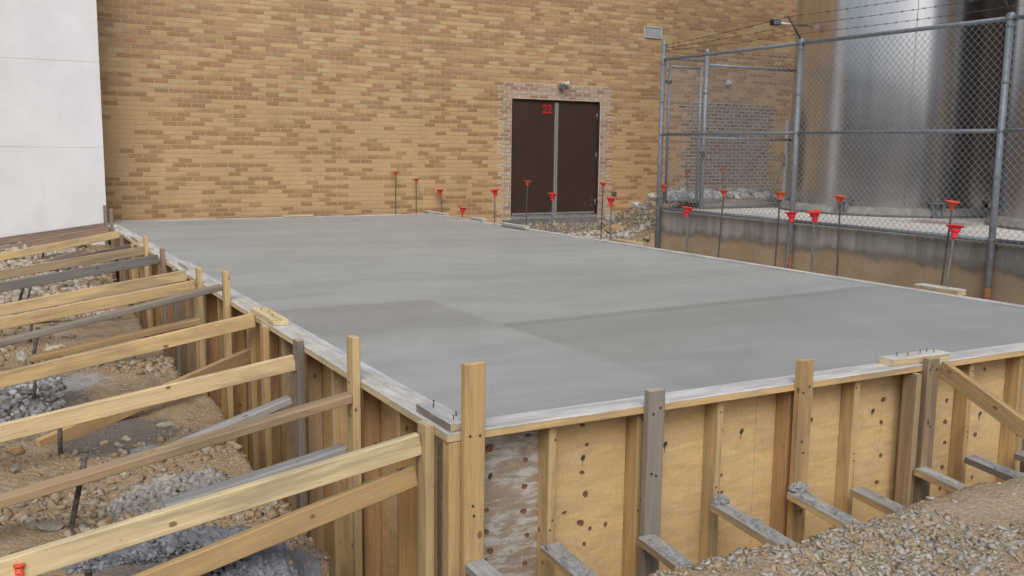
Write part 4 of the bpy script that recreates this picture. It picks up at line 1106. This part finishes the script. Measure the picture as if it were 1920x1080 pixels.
# mound by the door
n = 6500; xy = np.stack([rg.uniform(6.7, 12.3, n), rg.uniform(9.2, 14.85, n)], 1)
ok = ~((xy[:, 0] > 8.2) & (xy[:, 1] < 10.9)); xy = xy[ok]
stones('gravel', xy, sizes(len(xy), .010, .05, rg, 2.6), .6, [(.24, .205, .16), (.30, .25, .19), (.19, .165, .135), (.36, .32, .27), (.33, .24, .13)], 'soil and stone mound between the door and fence corner', 'gravel', .25, seed=10)
n = 420; xy = np.stack([rg.uniform(7.2, 8.8, n), rg.uniform(11.2, 12.7, n)], 1)
stones('gravel', xy, sizes(n, .02, .055, rg, 1.6), .6, [(.50, .46, .39), (.44, .40, .33), (.38, .32, .24)], 'patch of pale gravel in front of the brown door', 'gravel', .1, seed=12)
n = 520; xy = np.stack([rg.uniform(8.4, 11.0, n), rg.uniform(10.88, 12.0, n)], 1); xy = xy[xy[:, 0] > 8.75 + (xy[:, 1] - 10.9) * .6]; n = len(xy)
stones('rubble', xy, sizes(n, .03, .10, rg, 1.7), .7, [(.33, .33, .33), (.45, .45, .45), (.25, .25, .24), (.52, .51, .50)], 'grey broken rubble behind the gate', 'rubble', .0, zoff=.36 + 0 * xy[:, 0] + rg.uniform(0, .05, n), seed=13)

# single larger rocks
def rock(x, y, s, sc, col, label, z=None, group='loose rocks on the dug soil'):
    bm = bmesh.new(); bmesh.ops.create_icosphere(bm, subdivisions=2, radius=1); sd_ = R.uniform(0, 50)
    for v in bm.verts:
        k = 1 + mnoise.noise(v.co * 1.3 + V((sd_, 0, 0))) * .45 + mnoise.cell(v.co * 1.7 + V((sd_, 3, 1))) * .12
        v.co = V((v.co.x * sc[0], v.co.y * sc[1], v.co.z * sc[2])) * k * s
    me = bpy.data.meshes.new('rock'); bm.to_mesh(me); bm.free(); me.materials.append(STONE); paint(me, [col] * len(me.polygons))
    o = link('rock', me); zz = float(gz(x, y)) if z is None else z; o.location = (x, y, zz + s * sc[2] * .35); o.rotation_euler = (R.uniform(-.2, .2), R.uniform(-.2, .2), R.uniform(0, 6))
    return tag(o, label, 'rock', group)
def ground_px(u, v, z0=-.45):
    z = z0
    d = cf * 1796.56 + cr * (u - 960) + cu * (540 - v)
    for _ in range(6):
        p = CAM + d * ((z - CAM.z) / d.z); z = float(gz(p.x, p.y))
    return p
for u, v, s, sc, col, lab in [(32, 848, .034, (1.2, .9, .8), (.34, .215, .11), 'rounded ochre rock left of the brown board end'),
        (196, 834, .022, (1.1, 1, .8), (.40, .31, .2), 'tan cube-shaped rock right of the brown board end'),
        (237, 830, .022, (1.3, 1, .7), (.42, .35, .25), 'tan rock pair-mate nearer the puddle'),
        (310, 800, .036, (1.6, .8, .4), (.36, .31, .24), 'flat brown-grey rock at the grey cement puddle'),
        (92, 990, .05, (1.5, 1, .5), (.30, .265, .21), 'broad flat grey-brown rock beside the leaning stake'),
        (60, 977, .024, (1.3, .9, .6), (.34, .29, .23), 'small angular grey rock at the left edge'),
        (42, 675, .05, (.9, .7, 1.), (.46, .42, .36), 'pale upright rock beside the tan kicker end'),
        (105, 655, .055, (1.5, 1, .5), (.48, .41, .28), 'smooth pale tan rock under the flat brown brace'),
        (128, 632, .04, (1.5, .8, .5), (.30, .26, .22), 'dark flat rock behind the pale tan rock'),
        (6, 760, .05, (1.2, 1, .9), (.36, .34, .30), 'large grey cobble at the left picture edge'),
        (28, 880, .03, (1.7, .8, .35), (.27, .24, .17), 'flat dark slab of stone left of the stake head'),
        (1580, 968, .022, (1.3, 1, .7), (.45, .42, .37), 'largest pale stone on the front gravel bank'),
        (1690, 1035, .022, (1.4, 1, .6), (.44, .41, .36), 'pale angular stone low on the front gravel bank')]:
    p = ground_px(u, v); rock(p.x, p.y, s, sc, col, lab)
for x, y, s, sc, col, lab in [(10.6, 14.3, .085, (1.3, 1, .7), (.50, .49, .52), 'white stone chunk on mound below the small grey box'),
        (11.2, 14.6, .09, (1.2, 1, .8), (.52, .50, .46), 'pale stone highest on the soil mound'),
        (8.75, 12.3, .15, (1.6, 1, .5), (.40, .28, .15), 'large flat ochre rock on the soil mound'),
        (9.75, 13.9, .10, (1, 1, .9), (.33, .31, .28), 'grey rock beside the door threshold'),
        (10.3, 12.9, .08, (1.6, 1, .5), (.46, .46, .47), 'pale slab of rubble by the fence corner post'),
        (9.6, 11.2, .10, (1.2, 1, .8), (.46, .46, .46), 'big pale rubble chunk behind the curb beam')]:
    rock(x, y, s, sc, col, lab, z=None if x != 9.6 else .40)

# cement spill heap beside the nearest brace
def spill(name, cx, cy, rx, ry, h, label):
    n = 110; vs, fs = [], []
    us = np.linspace(-1.25, 1.25, n); Xg, Yg = np.meshgrid(us, us); X = cx + Xg * rx; Y = cy + Yg * ry
    rr = np.hypot(Xg, Yg) + vnoise(X, Y, 6, 41) * .5 + vnoise(X, Y, 15, 42) * .25
    Z = gz(X, Y) * .6 + .4 * float(gz(cx, cy)) + h * sstep(1.05, .1, rr) + (vnoise(X, Y, 18, 43) * .035 + vnoise(X, Y, 45, 44) * .03 + vnoise(X, Y, 95, 45) * .018) * sstep(1.1, .8, rr) - .06 * sstep(.9, 1.15, rr)
    vs = np.stack([X.ravel(), Y.ravel(), Z.ravel()], 1)
    fs = [(j * n + i, j * n + i + 1, (j + 1) * n + i + 1, (j + 1) * n + i) for j in range(n - 1) for i in range(n - 1)]
    o = mk(name, vs - np.array([cx, cy, 0]), fs, SPILL, None, True); o.location = (cx, cy, 0); return tag(o, label, 'cement spill')
spill('cement_spill', .62, 3.92, .40, .17, .05, 'grey crumbly cement spill under the nearest pale plank')
spill('cement_spill', .84, 3.62, .25, .19, .065, 'lumpy grey cement heap in front of the lower brown brace')
n = 2600; a = rg.uniform(0, 2 * math.pi, n); r_ = np.sqrt(rg.uniform(0, 1.15, n)); h_ = rg.uniform(0, 1, n) < .55
xy = np.stack([np.where(h_, .62 + .38 * r_ * np.cos(a), .84 + .24 * r_ * np.cos(a)), np.where(h_, 3.92 + .16 * r_ * np.sin(a), 3.62 + .18 * r_ * np.sin(a))], 1)
stones('cement_crumbs', xy, sizes(n, .004, .017, rg, 2.6), .7, [(.17, .175, .185), (.24, .245, .255), (.13, .135, .14), (.29, .29, .29)], 'grey cement crumbs over the spill under the nearest plank', 'cement crumbs', .2, .5, zoff=gz(xy[:, 0], xy[:, 1]) + np.where(h_, .045, .06) * np.clip(1.05 - r_, 0, 1), seed=15)
spill('cement_spill', 4.12, 2.28, .12, .14, .02, 'small bluish cement splash on the front bank')
# sheet of dark plastic on the mound
def scrap(x, y): pass

# ------------------------------------------------------------------ what stands behind the camera and shows only in the steel
hb = empty('neighbour_building', (-14, -16, -.5), 'grey gabled building mirrored in the steel tank', 'building')
m_ = MB(); x0, x1, y0, y1, ze, zr = -16, 0, -44, -35, 3.4, 6.2
m_.box(x0, x1, y0, y1, -.7, ze); ym = (y0 + y1) / 2
m_.add(([(x0, y0, ze), (x0, y1, ze), (x0, ym, zr), (x1, y0, ze), (x1, y1, ze), (x1, ym, zr)], [(0, 1, 2)[::-1], (3, 4, 5)]))
m_.build('wall', SIDING, hb)
m_ = MB()
for s, ya in ((-1, y0), (1, y1)):
    e = .5; A = V((x0 - e, ya + s * e, ze - .25)); B = V((x1 + e, ya + s * e, ze - .25)); C_ = V((x1 + e, ym, zr + .05)); D = V((x0 - e, ym, zr + .05)); up = V((0, 0, .15))
    m_.add(([A, B, C_, D, A + up, B + up, C_ + up, D + up], [(0, 1, 2, 3), (4, 7, 6, 5), (0, 4, 5, 1), (1, 5, 6, 2), (3, 2, 6, 7), (0, 3, 7, 4)]))
m_.build('roof', ROOF, hb)
for k in range(4): box('window', x0 + 2 + k * 3.6, x0 + 3.4 + k * 3.6, y1 + .001, y1 + .06, 1., 2.4, GLASS, hb, .01)

ASPH = simple('asphalt', (.045, .045, .047), .95, 0, .25, 14, .3); ASPH.node_tree.nodes['Principled BSDF'].inputs['Specular IOR Level'].default_value = .05
asp = MB(); asp.box(-60, 40, -60, -1.5, -1.0, -.40); asp.box(-60, -4.0, -1.5, 40, -1.0, -.40)
tag(asp.build('road', ASPH), kind='structure')

LEAF = NT('tree_leaves'); LEAF.set(LEAF.mix(LEAF.noise(LEAF.pos(), 1.2, 3), (.025, .05, .018), (.06, .10, .035)), .8); LEAF = LEAF.m
BARK = simple('tree_bark', (.09, .07, .05), .9, 0, .3, 8, .4)
def tree_meshes(seed):
    rg_ = np.random.default_rng(seed); n = 2200; m_ = MB()
    clumps = [(rg_.normal(0, .55), rg_.normal(0, .55), rg_.uniform(1.7, 4.1), rg_.uniform(.5, .95)) for _ in range(16)]
    for _ in range(n):
        cx, cy, cz, r_ = clumps[rg_.integers(0, 16)]; d = V(rg_.normal(0, 1, 3)).normalized() * r_ * rg_.uniform(.55, 1.05); c = V((cx, cy, cz)) + d
        a = V(rg_.normal(0, 1, 3)).normalized() * .13; b = a.orthogonal().normalized() * .10
        m_.add(([c - a, c + b, c + a, c - b], [(0, 1, 2, 3)]))
    me = bpy.data.meshes.new('crown'); me.from_pydata(m_.v, [], m_.f); me.materials.append(LEAF)
    t_ = MB(); t_.add(tube_data([(0, 0, -.3), (.03, .02, 1.0), (.0, .05, 2.2), (.05, .0, 3.4)], [.17, .13, .10, .03], 9))
    for k in range(5):
        a = k * 1.26; t_.add(tube_data([(0, 0, 1.4 + k * .25), (.5 * math.cos(a), .5 * math.sin(a), 2.1 + k * .3), (.9 * math.cos(a), .9 * math.sin(a), 2.5 + k * .3)], [.06, .04, .015], 6))
    mt = bpy.data.meshes.new('trunk'); mt.from_pydata(t_.v, [], t_.f); mt.materials.append(BARK); return me, mt
ORD = 'first second third fourth fifth sixth seventh eighth ninth tenth eleventh twelfth thirteenth fourteenth fifteenth sixteenth seventeenth eighteenth'.split()
TM = [tree_meshes(k) for k in range(3)]
for k in range(18):
    a_ = math.radians(206 + k * 4.5); d_ = R.uniform(33, 37); x, y = 11.4 + d_ * math.sin(a_), 9.4 + d_ * math.cos(a_); c_, t_ = TM[k % 3]; sc_ = R.uniform(1.2, 1.7)
    r_ = empty('tree', (x, y, -.42), 'dark green tree across the road, ' + ORD[k] + ' from the gabled building', 'tree', 'trees across the road behind the camera')
    r_.scale = (sc_ * 1.15, sc_ * 1.15, sc_); r_.rotation_euler.z = R.uniform(0, 6); link('crown', c_, r_); link('trunk', t_, r_)
